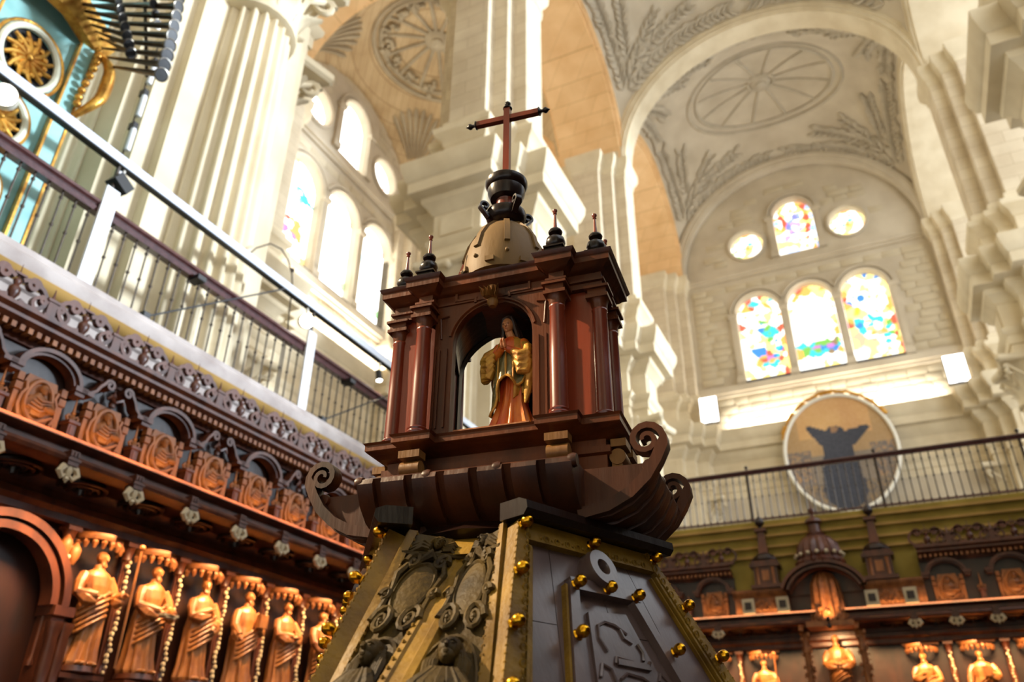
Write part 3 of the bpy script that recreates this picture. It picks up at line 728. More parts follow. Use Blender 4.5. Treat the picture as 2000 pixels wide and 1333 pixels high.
def b_broken(g):
    for q in (-1,1):
        pts = [(q*.31,-.05,-.01),(q*.27,-.05,.0),(q*.22,-.05,.04),(q*.19,-.05,.1),(q*.15,-.05,.15)]
        pts += [(x, -.05, z) for x, _, z in spiral((q*.1,.145), .052, .012, 1.3, 0 if q > 0 else pi, 16, sgn=q)]
        g.strap(pts, .12, .026, (0,1,0)); g.box(q*.3-.06, q*.3+.06, -.12, .02, -.035, .005)
    g.lathe([(.03,-.02),(.035,.02),(.015,.05),(.03,.08),(.008,.13),(.002,.17)], (0,-.05,0), 10)
    for q in (-1,1): g.tube([(0,-.09,.02),(q*.06,-.1,.06),(q*.09,-.1,.02)], [.014,.02,.01], 5)
def b_ped(g):
    g.box(-.05,.05,-.1,.02,0,.03); g.box(-.036,.036,-.085,.02,.03,.15); g.box(-.055,.055,-.105,.02,.15,.175); g.box(-.02,.02,-.092,-.085,.05,.13)
def b_finial(g):
    g.lathe([(.012,.175),(.03,.19),(.034,.215),(.014,.24),(.022,.255),(.012,.275),(.008,.33),(.003,.42)], (0,-.045,0), 10)
    for q in (-1,1): g.strap([(q*.01,-.045,.19),(q*.04,-.045,.185),(q*.055,-.045,.215),(q*.04,-.045,.235),(q*.03,-.045,.22)], .025, .014, (0,1,0))
def b_rosette(g):
    for r_, h in ((.2,.02),(.14,.03)): g.tube([(r_*cos(2*pi*i/24), r_*sin(2*pi*i/24), -h) for i in range(24)], .022, 6, loop=True)
    for k in range(8):
        a = 2*pi*k/8; g.ball((.075*cos(a), .075*sin(a), -.03), (.035,.035,.02), 7, 4)
    g.lathe([(.05,0),(.04,-.06),(.03,-.09),(.004,-.1)], seg=10)
def b_pendant(g):
    g.box(-.05,.05,-.09,.02,-.06,.0); g.box(-.06,.06,-.1,.02,-.02,.0); g.box(-.04,.04,-.08,.02,.0,.07)
    for q in (-1,0,1): g.box(q*.032-.01, q*.032+.01, -.09, -.075, .02, .06)
def b_drop(g):
    for q in (-1,1):
        g.tube([(q*.01,-.05,-.06),(q*.06,-.06,-.075),(q*.085,-.06,-.12),(q*.05,-.055,-.16),(q*.015,-.05,-.13)], [.022,.03,.03,.022,.012], 6)
    g.lathe([(.03,-.06),(.035,-.11),(.018,-.15),(.026,-.17),(.004,-.2)], (0,-.05,0), 8)
def b_crest(g):
    for q in (-1,1): cscroll(g, q*.115, .11, .125, q, 0, .03)
    g.lathe([(.03,0),(.022,.03),(.045,.07),(.045,.1),(.018,.13),(.03,.15),(.03,.165),(.008,.18),(.002,.29)], seg=8)
    g.box(-.045,.045,-.03,.03,.2,.215); g.box(-.19,.19,-.03,.03,-.01,.015)
def b_crest2(g):
    for q in (-1,1): cscroll(g, q*.075, .07, .075, q, 0, .024)
    g.box(-.05,.05,-.04,.04,-.01,.03); g.box(-.035,.035,-.03,.03,.03,.13); g.box(-.05,.05,-.04,.04,.13,.15); g.lathe([(.02,.15),(.012,.18),(.003,.24)], seg=8)
def b_shell(g):
    g.lathe([(.24,0),(.25,.03),(.24,.06)], seg=20, a0=pi, a1=2*pi)
    for k in range(9):
        a = pi+pi*(k+.5)/9; g.tube([(.2*cos(a), .2*sin(a), .0),(.23*cos(a), .22*sin(a), -.03),(.22*cos(a), .21*sin(a), -.075)], [.03,.028,.012], 6)
    g.box(-.27,.27,-.04,.1,.05,.1)
def b_column(g):
    g.lathe([(.055,0),(.055,.04),(.045,.06),(.042,.1),(.04,.78),(.035,.98),(.045,1.0)], (0,0,0), 36, fl=(9,.16))
    g.lathe([(.036,1.0),(.05,1.02),(.04,1.04),(.06,1.12),(.07,1.14)], (0,0,0), 12); g.box(-.07,.07,-.07,.07,1.14,1.18)
def b_garland(g):
    r_ = random.Random(2)
    for k in range(22):
        z = 1.0-.047*k; g.ball((r_.uniform(-.014,.014), -.06+r_.uniform(-.01,.01), z), r_.uniform(.014,.026), 6, 4)
def b_bracket(g):
    g.lathe([(.03,-.3),(.07,-.26),(.06,-.2),(.14,-.1),(.2,-.04),(.21,0)], (0,.04,0), 16, sq=(1,.8)); g.box(-.22,.22,-.14,.14,0,.04)
    for q in (-1,0,1): g.ball((q*.09,-.1,-.1), (.04,.03,.05), 7, 4)
LEDGE = [(-.12,3.78),(-.0,3.79),(.03,3.8),(.04,3.83),(.02,3.86),(-.05,3.88),(-.05,3.93),(.01,3.945),(.05,3.97),(.05,4.0),(-.4,4.005)]
CORN = [(-.3,4.66),(-.16,4.67),(-.14,4.72),(-.02,4.76),(.02,4.79),(.02,4.82),(.06,4.85),(.06,4.88),(-.3,4.89)]
def stall(label, loc, rz, x0, x1, meds, finials, pends, roses, niches, cols, gap=None, crest=.66, cx0=None):
    t = thing('choir_stall', label, 'choir stall', loc, rz)
    runs = [(x0, x1)] if not gap else [(x0, gap[0]), (gap[1], x1)]
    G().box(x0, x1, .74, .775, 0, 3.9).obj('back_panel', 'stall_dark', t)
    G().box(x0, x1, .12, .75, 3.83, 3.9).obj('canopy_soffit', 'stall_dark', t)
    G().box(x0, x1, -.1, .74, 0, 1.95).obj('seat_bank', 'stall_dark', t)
    G().mould([(x0,.3),(x1,.3)], [(0,1.9),(.02,1.95),(.1,2.0),(.1,2.04),(-.44,2.05)], closed=False).obj('lower_ledge', 'stall_wood', t)
    G().mould([(x0,.0),(x1,.0)], LEDGE, closed=False).obj('ledge_moulding', 'stall_wood', t)
    G().mould([(x0,.66),(x1,.66)], [(0,3.5),(.03,3.52),(.03,3.58),(.07,3.62),(.07,3.68),(.02,3.7),(.02,3.76),(.1,3.84)], closed=False).obj('frieze_moulding', 'stall_wood', t)
    for a, b in runs:
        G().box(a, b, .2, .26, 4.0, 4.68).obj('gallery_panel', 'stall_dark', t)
        G().mould([(a,.16),(b,.16)], [(d+.16-.0, z) for d, z in CORN], closed=False).obj('upper_cornice', 'stall_wood', t)
        g = G(); n = int((b-a)/.075)
        for i in range(n): x = a+(i+.5)*(b-a)/n; g.box(x-.02, x+.02, .02, .12, 4.705, 4.755)
        g.obj('dentil_row', 'stall_light', t, kind='stuff')
        x = a+.2; k = 0
        while x < b-.15:
            inst('b_crest' if k % 2 == 0 else 'b_crest2', t, (x,.02,4.885), b_crest if k % 2 == 0 else b_crest2, 'stall_wood', 'cresting_scroll', scale=(1.15,1,1.25)); x += crest/2; k += 1
    for i, (x, ty) in enumerate(meds):
        p = inst('b_panel', t, (x,.18,4.005), b_panel, 'stall_light', 'medallion_panel'); k = i % 5
        inst('b_oval', p, (0,0,0), b_oval, 'stall_light', 'oval_frame')
        inst('b_bust%d' % k, p, (0,0,0), b_bust(k), 'stall_light', 'relief_bust')
        inst('b_'+ty, t, (x,.16,4.47), b_arched if ty == 'arched' else b_broken, 'stall_wood', 'pediment')
    for x in finials:
        p = inst('b_ped', t, (x,.16,4.005), b_ped, 'stall_wood', 'finial_pedestal'); inst('b_finial', p, (0,0,0), b_finial, 'stall_light', 'finial')
    for x in pends:
        p = inst('b_pendant', t, (x,.02,3.82), b_pendant, 'stall_wood', 'bracket'); inst('b_drop', p, (0,0,0), b_drop, 'bead', 'pendant_drop')
    for x in roses: inst('b_rosette', t, (x,.5,3.825), b_rosette, 'stall_dark', 'rosette')
    for x in niches:
        inst('b_shell', t, (x,.7,3.42), b_shell, 'stall_carve', 'shell_canopy'); inst('b_bracket', t, (x,.58,2.24), b_bracket, 'stall_wood', 'statue_bracket')
    for x in cols:
        p = inst('b_column', t, (x,.66,2.32), b_column, 'stall_wood', 'column'); inst('b_garland', p, (0,0,0), b_garland, 'bead', 'bead_garland')['kind'] = 'stuff'
    return t
NB = 16
st_l = stall('long carved walnut choir stall below the white gallery, rows of busts and saints', (-6.0,0,0), pi/2, 1.6, 13.9,
    [(3.66+.66*k, 'arched' if k % 2 == 0 else 'broken') for k in range(-2, NB-1)], [3.99+.66*k for k in range(-2, NB-1)], [4.0+.667*k for k in range(-2, NB-2)],
    [3.88+.66*k for k in range(-2, NB-1)], [4.98+.66*k for k in range(0, 13)], [4.65+.66*k for k in range(0, 14)])
g = G()
for r_, d in ((.64,.09),(.55,.06)): g.strap([(4.05+r_*cos(a), .64-d/2, 2.8+r_*sin(a)) for a in [pi*i/24 for i in range(25)]], .1+d, .07, (0,1,0))
g.box(4.6,4.8,.5,.74,2.72,2.8); g.box(3.34,3.54,.5,.74,2.72,2.8); g.box(4.62,4.74,.54,.74,1.95,2.72); g.box(3.4,3.52,.54,.74,1.95,2.72)
g.obj('door_arch', 'stall_wood', st_l)
for x, z in ((4.62,3.32),(4.72,3.27),(4.53,3.23)): G().lathe([(.02,-.1),(.05,-.03),(.055,.03),(.03,.07),(.01,.1)], (x,.62,z), 10).obj('turned_baluster', 'stall_light', st_l)
for x in (4.74, 4.64): G().lathe([(.05,2.05),(.06,2.08),(.04,2.12),(.055,2.3),(.05,2.55),(.065,2.6),(.07,2.66)], (x,.5,0), 14).obj('cluster_column', 'stall_wood', st_l)
LB = ['carved saint holding a tall staff beside the arched doorway of the stall','carved saint reading from an open white book','carved saint in a pointed mitre with hand on chest','carved saint holding a closed book against the shoulder','carved saint with both hands joined','carved saint lifting a small cross, next to the lectern edge']
for k in range(6): saint(k, LB[k], (-6.58, 4.98+.66*k, 2.345), pi/2, 1.0)
# back stall with the throne in its middle
st_b = stall('carved walnut choir stall across the choir end with a domed throne bay', (0,14.4,0), 0, -6.0, 4.0,
    [(x, 'arched') for x in (-5.64,-4.74,-3.83,-2.92,.80,1.71,2.62,3.53)], [-5.2,-4.3,-3.38,1.25,2.16,3.07], [-5.2,-4.62,-4.05,-3.47,-2.89,.2,.78,1.34,1.92,2.5,3.07,3.65],
    [-5.4+.58*k for k in range(5)]+[-2.6,-1.96,-.13,.5,1.03,1.6,2.17,2.74,3.3], [-3.9,-3.1,-2.3,.2,1.0,1.8,2.6], [-4.3,-3.5,-2.7,.6,1.4,2.2,3.0], gap=(-2.55,.45), crest=.62)
th = thing('throne_canopy', 'tall carved throne canopy with round pediment, little dome and two spired turrets', 'throne canopy', (-1.05,14.3,0))
g = G(); g.mould([(-1.52,.1),(-.62,.1)], [(-.3,4.26),(0,4.27),(.04,4.32),(.06,4.36),(.06,4.4),(-.3,4.41)], closed=False); g.obj('entablature', 'stall_light', th)
g = G(); g.mould([(.62,.1),(1.5,.1)], [(-.3,4.26),(0,4.27),(.04,4.32),(.06,4.36),(.06,4.4),(-.3,4.41)], closed=False); g.obj('entablature', 'stall_light', th)
for q in (-1,1):
    xa, xb = (-1.5,-.62) if q < 0 else (.62,1.5)
    G().box(xa, xb, .12, .4, 4.0, 4.28).obj('frieze_panel', 'stall_carve', th)
    for x in (q*1.27, q*.7):
        G().box(x-.1,x+.1,.02,.12,4.01,4.25).obj('frieze_block', 'bead', th); G().box(x-.055,x+.055,.005,.02,4.07,4.19).obj('block_inset', 'stall_dark', th)
    g = G(); rr = random.Random(8)
    for k in range(26): g.ball((rr.uniform(min(q*.8,q*1.17),max(q*.8,q*1.17)), .1, rr.uniform(4.05,4.23)), rr.uniform(.018,.034), 6, 4)
    g.obj('carved_scrollwork', 'stall_light', th, kind='stuff')
    g = G(); g.lathe([(.07,2.2),(.08,2.3),(.055,2.4),(.055,3.3),(.075,3.36),(.05,3.42),(.07,3.6),(.09,3.62)], (q*.42,-.12,0), 24, fl=(8,.15)); g.obj('column', 'stall_light', th)
    g = G(); rr = random.Random(4)
    for k in range(40): a = rr.uniform(0,6.28); g.ball((q*.42+.07*cos(a), -.12+.07*sin(a), rr.uniform(2.9,3.75)), rr.uniform(.014,.03), 6, 4)
    g.obj('column_carving', 'stall_light', th, kind='stuff')
g = G()
for r_, d, tk in ((.68,.16,.05),(.6,.1,.045)): g.strap([(r_*cos(a), .12-d/2, 4.18+r_*.82*sin(a)) for a in [.3+(pi-.6)*i/22 for i in range(23)]], .3+d, tk, (0,1,0))
g.obj('round_pediment', 'stall_wood', th)
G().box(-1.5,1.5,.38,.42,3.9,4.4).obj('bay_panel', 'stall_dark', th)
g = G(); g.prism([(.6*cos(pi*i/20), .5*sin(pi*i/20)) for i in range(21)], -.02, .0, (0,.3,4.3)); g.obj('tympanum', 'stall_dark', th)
g = G(); g.lathe([(.3,3.78),(.32,3.82),(.28,3.9),(.26,4.2),(.24,4.42),(.16,4.58),(.03,4.66)], (0,.2,0), 64, fl=(12,.14)); g.obj('shell_niche', 'stall_carve', th)
g = G(); rr = random.Random(6)
for k in range(36): a = rr.uniform(pi,2*pi); g.ball((.29*cos(a), .2+.29*sin(a), rr.uniform(3.8,4.0)), rr.uniform(.02,.04), 6, 4)
g.box(-.36,.36,-.2,.3,3.7,3.78); g.obj('niche_carving', 'stall_light', th, kind='stuff')
g = G(); g.lathe([(.4,4.72),(.42,4.78),(.36,4.84),(.38,4.92),(.34,5.08),(.24,5.2),(.12,5.26)], (0,.2,0), 64, fl=(16,.1)); g.obj('dome', 'stall_wood', th)
g = G()
for k in range(16): a = 2*pi*k/16; g.ball((.385*cos(a), .2+.385*sin(a), 4.9), .035, 7, 4)
g.obj('dome_knob_ring', 'bead', th, kind='stuff')
g = G(); g.lathe([(.15,5.24),(.16,5.28),(.11,5.3),(.1,5.44),(.15,5.48),(.13,5.53),(.05,5.58),(.02,5.62),(.05,5.68),(.05,5.72),(.015,5.76),(.004,5.95)], (0,.2,0), 12); g.obj('lantern', 'stall_wood', th)
for q in (-1,1):
    p = thing('spired_turret', '', '', (q*.91,.2,4.41)); p.parent = th
    g = G(); g.box(-.26,.26,-.2,.2,0,.06); g.box(-.2,.2,-.16,.16,.06,.36); g.box(-.25,.25,-.2,.2,.36,.42); g.box(-.22,.22,-.18,.18,.42,.47); g.obj('turret_body', 'stall_wood', p)
    g = G()
    for x in (-.13,.13): g.lathe([(.03,.06),(.025,.1),(.025,.3),(.035,.34)], (x,-.18,0), 10)
    g.box(-.06,.06,-.175,-.16,.12,.3); g.obj('turret_front', 'stall_light', p)
    g = G(); g.lathe([(.2,.47),(.22,.5),(.19,.56),(.1,.62)], seg=16, fl=(8,.12)); g.obj('turret_cap', 'stall_dark', p)
    g = G(); g.rings([[(-.08,-.08,.6),(.08,-.08,.6),(.08,.08,.6),(-.08,.08,.6)],[(-.055,-.055,1.0),(.055,-.055,1.0),(.055,.055,1.0),(-.055,.055,1.0)]]); g.box(-.1,.1,-.1,.1,1.0,1.05); g.obj('obelisk', 'stall_wood', p)
    g = G(); g.lathe([(.02,1.05),(.02,1.09),(.075,1.15),(.08,1.2),(.05,1.26),(.015,1.29),(.006,1.55)], seg=14); g.obj('ball_finial', 'stall_dark', p)
saint(4, 'carved saint standing in the throne niche under the round pediment', (-1.05, 14.72, 2.5), 0, 1.15)
G().lathe([(.2,0),(.22,.1),(.16,.25),(.18,2.3),(.22,2.36),(.22,2.4)], (-1.05,14.72,0.02), 20).obj('throne_pedestal', 'stall_wood', label='turned wooden pedestal under the saint of the throne', cat='pedestal')
LB2 = ['carved saint with staff in the back stall, first niche between throne and lectern','carved saint with open book in the back stall, second niche from the throne','carved saint with mitre in the back stall, beyond the throne on the shaded pier side','carved saint with closed book in the back stall, second niche beyond the throne','carved saint with lifted cross in the back stall, third niche beyond the throne']
for k, (x, kd) in enumerate(((-2.3,0),(-3.1,1),(.2,2),(1.0,3),(1.8,5))): saint(kd, LB2[k], (x, 14.98, 2.345), 0, 1.0)
# warm picture-light strips built into the stalls
def strip(name, label, loc, rot, length, energy, spr=60, col=(1,.62,.28)):
    ld = bpy.data.lights.new(name, 'AREA'); ld.shape = 'RECTANGLE'; ld.size = length; ld.size_y = .03; ld.energy = energy; ld.color = col; ld.spread = R(spr)
    o = bpy.data.objects.new(name, ld); COL.objects.link(o); o.location = loc; o.rotation_euler = rot; return o
strip('stall_light_strip', '', (-6.06, 7.6, 3.775), (R(36), 0, R(90)), 9.5, 150)
strip('bust_light_strip', '', (-5.925, 7.6, 3.985), (R(122), 0, R(90)), 9.5, 19, 100)
strip('stall_light_strip', '', (-.9, 14.46, 3.775), (R(36), 0, 0), 9.5, 190)
strip('bust_light_strip', '', (-.9, 14.325, 3.985), (R(122), 0, 0), 9.5, 15, 100)

ld = bpy.data.lights.new('throne_light', 'SPOT'); ld.energy = 130; ld.color = (1,.62,.28); ld.spot_size = R(75); ld.spot_blend = .7; ld.shadow_soft_size = .04
o = put('throne_light', ld, loc=(-1.05,14.09,3.66)); o.rotation_euler = (-Vector((0,.75,-.35))).to_track_quat('Z','Y').to_euler()
ld = bpy.data.lights.new('canopy_light', 'SPOT'); ld.energy = 34; ld.color = (1,.62,.28); ld.spot_size = R(70); ld.spot_blend = .7; ld.shadow_soft_size = .04
o = put('canopy_light', ld, loc=(-1.05,14.0,3.82)); o.rotation_euler = (-Vector((0,.6,.45))).to_track_quat('Z','Y').to_euler()

G().lathe([(.028,-.05),(.03,0),(.026,.0)], (0,-.23,3.68), 14, (0,.75,-.35)).obj('lamp_fixture', 'black', th)
g = G(); g.lathe([(.028,-.05),(.03,0),(.026,.0)], (0,-.32,3.80), 14, (0,.6,.45)); g.box(-.012,.012,-.33,-.18,3.74,3.765); g.obj('lamp_fixture', 'black', th)
# ================================================================== gallery, railings, organ, lamps
def px_on_x(px, py, X):
    """point where the photograph's pixel meets the plane x = X (the gallery front, the organ front)"""
    d = rt*((px-1000)/FPX)-up*((py-666.5)/FPX)+fw; k = X/d.x; return Vector((0,0,CAMZ))+d*k
RX, RY = -6.6, 14.75
g = G(); g.mould([(RX,-1.0),(RX,RY)], [(.22,4.3),(.22,5.22),(.25,5.24),(.25,5.28),(.31,5.36),(.33,5.4),(.33,5.5),(.28,5.54),(.28,5.6),(-.14,5.61),(-.14,4.3)], closed=False)
wl_ = g.obj('wall_left', 'parapet', label='white stone parapet of the left gallery above the stall cresting', kind='structure')
G().mould([(RX,-1.0),(RX,RY)], [(.25,5.27),(.29,5.285),(.325,5.335),(.335,5.375),(.3,5.39)], closed=False).obj('ochre_moulding', 'ochre_mould', wl_)
g = G(); g.mould([(RX,RY),(4.6,RY)], [(.0,4.0),(.0,5.0),(.04,5.04),(.04,5.12),(.1,5.2),(.1,5.3),(.16,5.38),(.16,5.46),(.22,5.55),(.22,5.62),(-.3,5.63),(-.3,4.0)], closed=False)
wb_ = g.obj('wall_back', 'ochre_plaster', label='olive-ochre moulded parapet of the back gallery behind the throne canopy', kind='structure')
for z_, d_ in ((5.0,.05),(5.16,.09),(5.34,.15),(5.5,.21)): G().box(RX,4.6,RY-d_-.03,RY-d_+.02,z_,z_+.045).obj('wall_moulding', 'ochre_mould', wb_)
def railing(label, loc, rz, length, step, z0, z1, knobs, mid, k=1):
    t = thing('gallery_railing', label, 'railing', loc, rz)
    G().mould([(0,0),(length,0)], [(a*k, z1+b*k) for a, b in ((-.045,-.08),(.03,-.09),(.045,-.06),(.03,-.05),(.06,-.03),(.055,-.005),(.02,0),(-.04,0),(-.06,-.03),(-.045,-.08))], closed=False).obj('handrail', 'handrail', t)
    G().box(0,length,-.035,.035,z0,z0+.035).obj('bottom_rail', 'handrail', t)
    if mid: G().box(0,length,-.03,.03,z0+.07,z0+.1).obj('lower_rail', 'handrail', t)
    def b(g):
        g.tube([(0,0,z0),(0,0,z1-.05)], .0105, 6)
        for zz in (z0+.12, (z0+z1)/2, z1-.2): g.lathe([(.011,-.02),(.019,-.008),(.019,.008),(.011,.02)], (0,0,zz), 8)
    n = int(length/step)
    for i in range(n): inst('baluster'+label[:4], t, ((i+.5)*length/n, 0, 0), b, 'iron', 'baluster')
    for x in knobs:
        g = G(); g.tube([(0,0,z0),(0,0,z1+.02)], .02, 8); g.lathe([(.012,z1),(.012,z1+.03),(.035,z1+.05),(.035,z1+.07),(.01,z1+.1)], seg=10); g.obj('rail_post', 'iron', t, loc=(x,0,0))
    return t
railing('long iron railing with purple-brown handrail on the white left gallery', (RX,-.9,0), pi/2, RY+.85, .15, 5.61, 6.665, [], False, 1.45)
railing('iron railing with dark wooden handrail across the back gallery below the oval painting', (RX+.16,RY,0), 0, 10.9, .125, 5.63, 6.665, [2.1,4.35,6.6,8.85], True)
# white beam with posts, rods and lamps
bm_ = thing('lighting_beam', 'long white steel beam on posts running above the left handrail', 'beam', (RX+.05,0,0))
G().box(-.045,.045,-1.4,12.6,7.2,7.31).obj('beam_tube', 'beam_white', bm_); G().box(-.04,.04,-1.4,12.6,7.185,7.199).obj('beam_track', 'black', bm_)
for y in (-.9, 3.95, 7.25, 10.5):
    G().box(.02,.05,y-.08,y+.08,5.615,6.86).obj('post_board', 'board_white', bm_); G().box(-.02,.02,y-.012,y+.012,6.8,7.19).obj('post_strut', 'iron', bm_)
for y0, y1 in ((4.72,6.6),(7.72,9.85)):
    G().tube([(.03,y0,5.74),(.03,y1,7.19)], .011, 6).obj('brace_rod', 'black', bm_); G().box(-.03,.05,y0-.05,y0+.03,5.66,5.78).obj('rod_clamp', 'black', bm_)
for y in (5.25, 8.2): G().box(-.1,.08,y-.06,y+.06,6.5,6.56).obj('rail_clamp', 'black', bm_)
def spot(label, loc, aim, r, ln, body, energy, cone=70):
    a = Vector(aim).normalized(); t = thing('spotlight', label, 'spotlight', loc)
    u, v_, _ = frame_of(a)
    G().lathe([(r*.75,-ln*.55),(r*.95,-ln*.5),(r,-ln*.1),(r,ln*.5),(r*.93,ln*.5),(r*.9,ln*.4)], (0,0,0), 24, a).obj('lamp_body', body, t)
    G().lathe([(r*.9,ln*.41),(r*.9,ln*.43)], (0,0,0), 24, a).obj('lens', 'lamp_glow', t)
    G().box(-.012,.012,-.012,.012,r*.4,7.19-loc[2]).obj('hanger', 'lamp_white', t)
    if energy:
        ld = bpy.data.lights.new('spot', 'SPOT'); ld.energy = energy; ld.color = (1,.78,.5); ld.spot_size = R(cone); ld.spot_blend = .6; ld.shadow_soft_size = r*.8
        o = put('spot', ld, t, loc=a*(ln*.5+.02)); o.rotation_euler = (-a).to_track_quat('Z','Y').to_euler()
p = px_on_x(10,190,RX+.05); spot('big round spotlight shining beside the green organ case', (RX+.05,p.y,p.z), (.75,-.45,-.35), .11, .16, 'lamp_white', 60)
p = px_on_x(597,628,RX+.05); spot('round white spotlight lit up below the beam, above the white post board', (RX+.05,p.y,p.z), (.72,-.5,-.42), .1, .18, 'lamp_white', 60)
p = px_on_x(740,735,RX+.05); spot('slim black spotlight pointing down from the beam near the lectern roof', (RX+.05,p.y,p.z), (.25,-.1,-.95), .05, .19, 'black', 25)
spot('spotlight at the near end of the beam turned towards the lectern', (RX+.05,-.7,7.02), (5.5,2.8,-4.6), .1, .18, 'lamp_white', 6500, 24)
t = thing('projector', 'black box projector hanging under the beam beside a white post board', 'projector', (RX+.05,*px_on_x(234,362,RX+.05)[1:]))
G().box(-.08,.08,-.1,.1,-.07,.07, Matrix.Rotation(-.5,4,'X')).obj('projector_body', 'black', t); G().box(-.012,.012,-.012,.012,.05,7.19-t.location.z).obj('hanger', 'lamp_white', t)
t = thing('iron_bracket', 'thin curved wrought iron lamp bracket rising from the gallery in front of the aisle windows', 'bracket')
pts = [px_on_x(x, y, RX-.13) for x, y in ((483,500),(500,485),(528,476),(550,487),(563,508),(570,535),(571,560),(566,600),(562,645))]
pts.append(Vector((RX-.13, pts[-1].y, 5.62)))
G().tube(pts, .011, 6).obj('curved_arm', 'iron', t); g = G(); g.ball(px_on_x(571,528,RX-.13), .035, 8, 5); g.ball(px_on_x(570,560,RX-.13), .025, 8, 5); g.obj('knob', 'iron', t)
t = thing('tube_light', 'column of short white tube lights down the edge of the fluted pier', 'light', (-7.28,4.42,5.7))
for k in range(7):
    G().lathe([(.03,0),(.035,.02),(.035,.33),(.03,.35)], (0,0,.15+.56*k), 10).obj('light_tube', 'board_white', t); G().box(-.08,.02,-.03,.03,.5+.56*k,.6+.56*k).obj('tube_mount', 'black', t)
G().tube([(-.06,0,0),(-.06,0,4.2)], .012, 6).obj('conduit', 'iron', t)
# organ
OX = -6.95
og = thing('pipe_organ', 'pale green and gilded organ case with horizontal trumpet pipes', 'organ', (OX,0,0))
G().box(-1.2,-.05,-.6,3.5,5.62,9.2).obj('case_body', 'organ_green', og)
G().box(-.06,.0,-.6,3.5,5.62,5.9).obj('case_plinth', 'organ_cream', og)
for y in (3.42, 2.42, 1.4): G().box(-.06,.03,y-.07,y+.07,5.9,8.75).obj('case_pilaster', 'organ_green', og)
for y in (3.5, 3.33, 2.5, 2.33, 1.48): G().box(-.02,.045,y-.012,y+.012,5.95,8.6).obj('gilt_fillet', 'gilt', og)
def medallion(y, z, r, dr):
    g = G(); g.tube([(.03, y+r*cos(2*pi*i/32), z+r*1.25*sin(2*pi*i/32)) for i in range(32)], .035, 8, loop=True); g.obj('medallion_ring', 'organ_cream', og)
    g = G(); g.tube([(.03, y+r*1.2*cos(2*pi*i/32), z+r*1.45*sin(2*pi*i/32)) for i in range(32)], .018, 6, loop=True); g.obj('gilt_ring', 'gilt', og)
    G().prism([(r*cos(2*pi*i/24), r*1.22*sin(2*pi*i/24)) for i in range(24)], -.03, -.02, (0,y,z), (0,1,0), (0,0,1)).obj('opening_shade', 'black', og)  # black sheet painting the shade behind the openwork
    g = G(); rr = random.Random(int(z*10))
    for k in range(12):
        a = 2*pi*k/12
        g.tube([(.02, y+q*r*cos(a+.5*q), z+q*r*1.2*sin(a+.5*q)) for q in (.12,.35,.6,.85)], [.02,.035,.028,.02], 6)
        g.ball((.03, y+.55*r*cos(a), z+.66*r*sin(a)), r*.11, 7, 4)
    g.ball((.03,y,z), r*.17, 8, 5); g.obj('openwork_rosette', 'gilt', og)
medallion(2.92, 7.95, .3, 0); medallion(2.9, 7.12, .23, 0); medallion(1.9, 7.7, .3, 0); medallion(2.92, 6.3, .2, 0)
g = G(); g.mould([(.0,.4),(.14,1.0),(.3,2.0),(.26,3.0),(.0,3.62)], [(-.1,8.62),(0,8.65),(.03,8.7),(.1,8.78),(.12,8.88),(.05,8.92),(-.2,8.95)], closed=False); g.obj('gilt_cornice', 'gilt', og)
G().box(-.2,.1,.4,3.5,8.9,9.7).obj('trumpet_chest', 'organ_green', og)
for k in range(9): G().ball((.14+.04*sin(k*.7), 3.47, 8.58-.1*k), (.05,.045,.045), 8, 5).obj('gilt_bead', 'gilt', og)
pts = [Vector((.06+.2*sin(pi*i/24)+.05*sin(3*pi*i/24), 3.5+.14*sin(pi*i/24), 8.6-.95*i/24)) for i in range(25)]
G().tube(pts, [.035+.035*sin(pi*i/24) for i in range(25)], 10).obj('gilt_bracket', 'gilt', og)
def trumpet(s, e, r, m_):
    s, e = Vector(s)-Vector((OX,0,0)), Vector(e)-Vector((OX,0,0)); d = e-s
    G().tube([s, s+d*.5, s+d*.9, s+d*.97, e], [r*.35, r*.7, r, r*1.35, r*1.9], 10).obj('trumpet_pipe', m_, og)
    u, v_, a = frame_of(d); G().tube([e+u*(r*1.9*cos(2*pi*i/14))+v_*(r*1.9*sin(2*pi*i/14)) for i in range(14)], r*.25, 5, loop=True).obj('bell_rim', 'pipe', og)
    G().lathe([(r*1.75,.002),(.002,.003)], e, 14, d).obj('bell_shade_disc', 'black', og)  # black disc painted as the dark inside of the bell
for k in range(9): trumpet(px_on_x(175+4*k, -8+17*k, OX+.1), px_on_x(352-3*k-.5*k*k*.4, -6+19*k, OX+1.25), .036, 'pipe_dark')
for k in range(7): trumpet(px_on_x(110+14*k, -12+14*k, OX+.1), px_on_x(232+4*k, 2+17*k, OX+.75), .03, 'pipe_dark')
for k in range(3): trumpet(px_on_x(196+2*k, 8+17*k, OX+.12), px_on_x(300+4*k, 8+20*k, OX+.98), .026, 'pipe')
for k, y in enumerate((1.2,1.45,1.7,1.95,2.2)):
    G().lathe([(.02,5.95),(.09,6.35),(.09,8.3),(.085,8.32)], (.06,y-1.0,0), 14).obj('front_pipe', 'pipe', og)
G().tube([px_on_x(283,-10,OX+.8)-Vector((OX,0,0)), px_on_x(287,150,OX+.8)-Vector((OX,0,0))], .02, 6).obj('pipe_stay', 'pipe_dark', og)
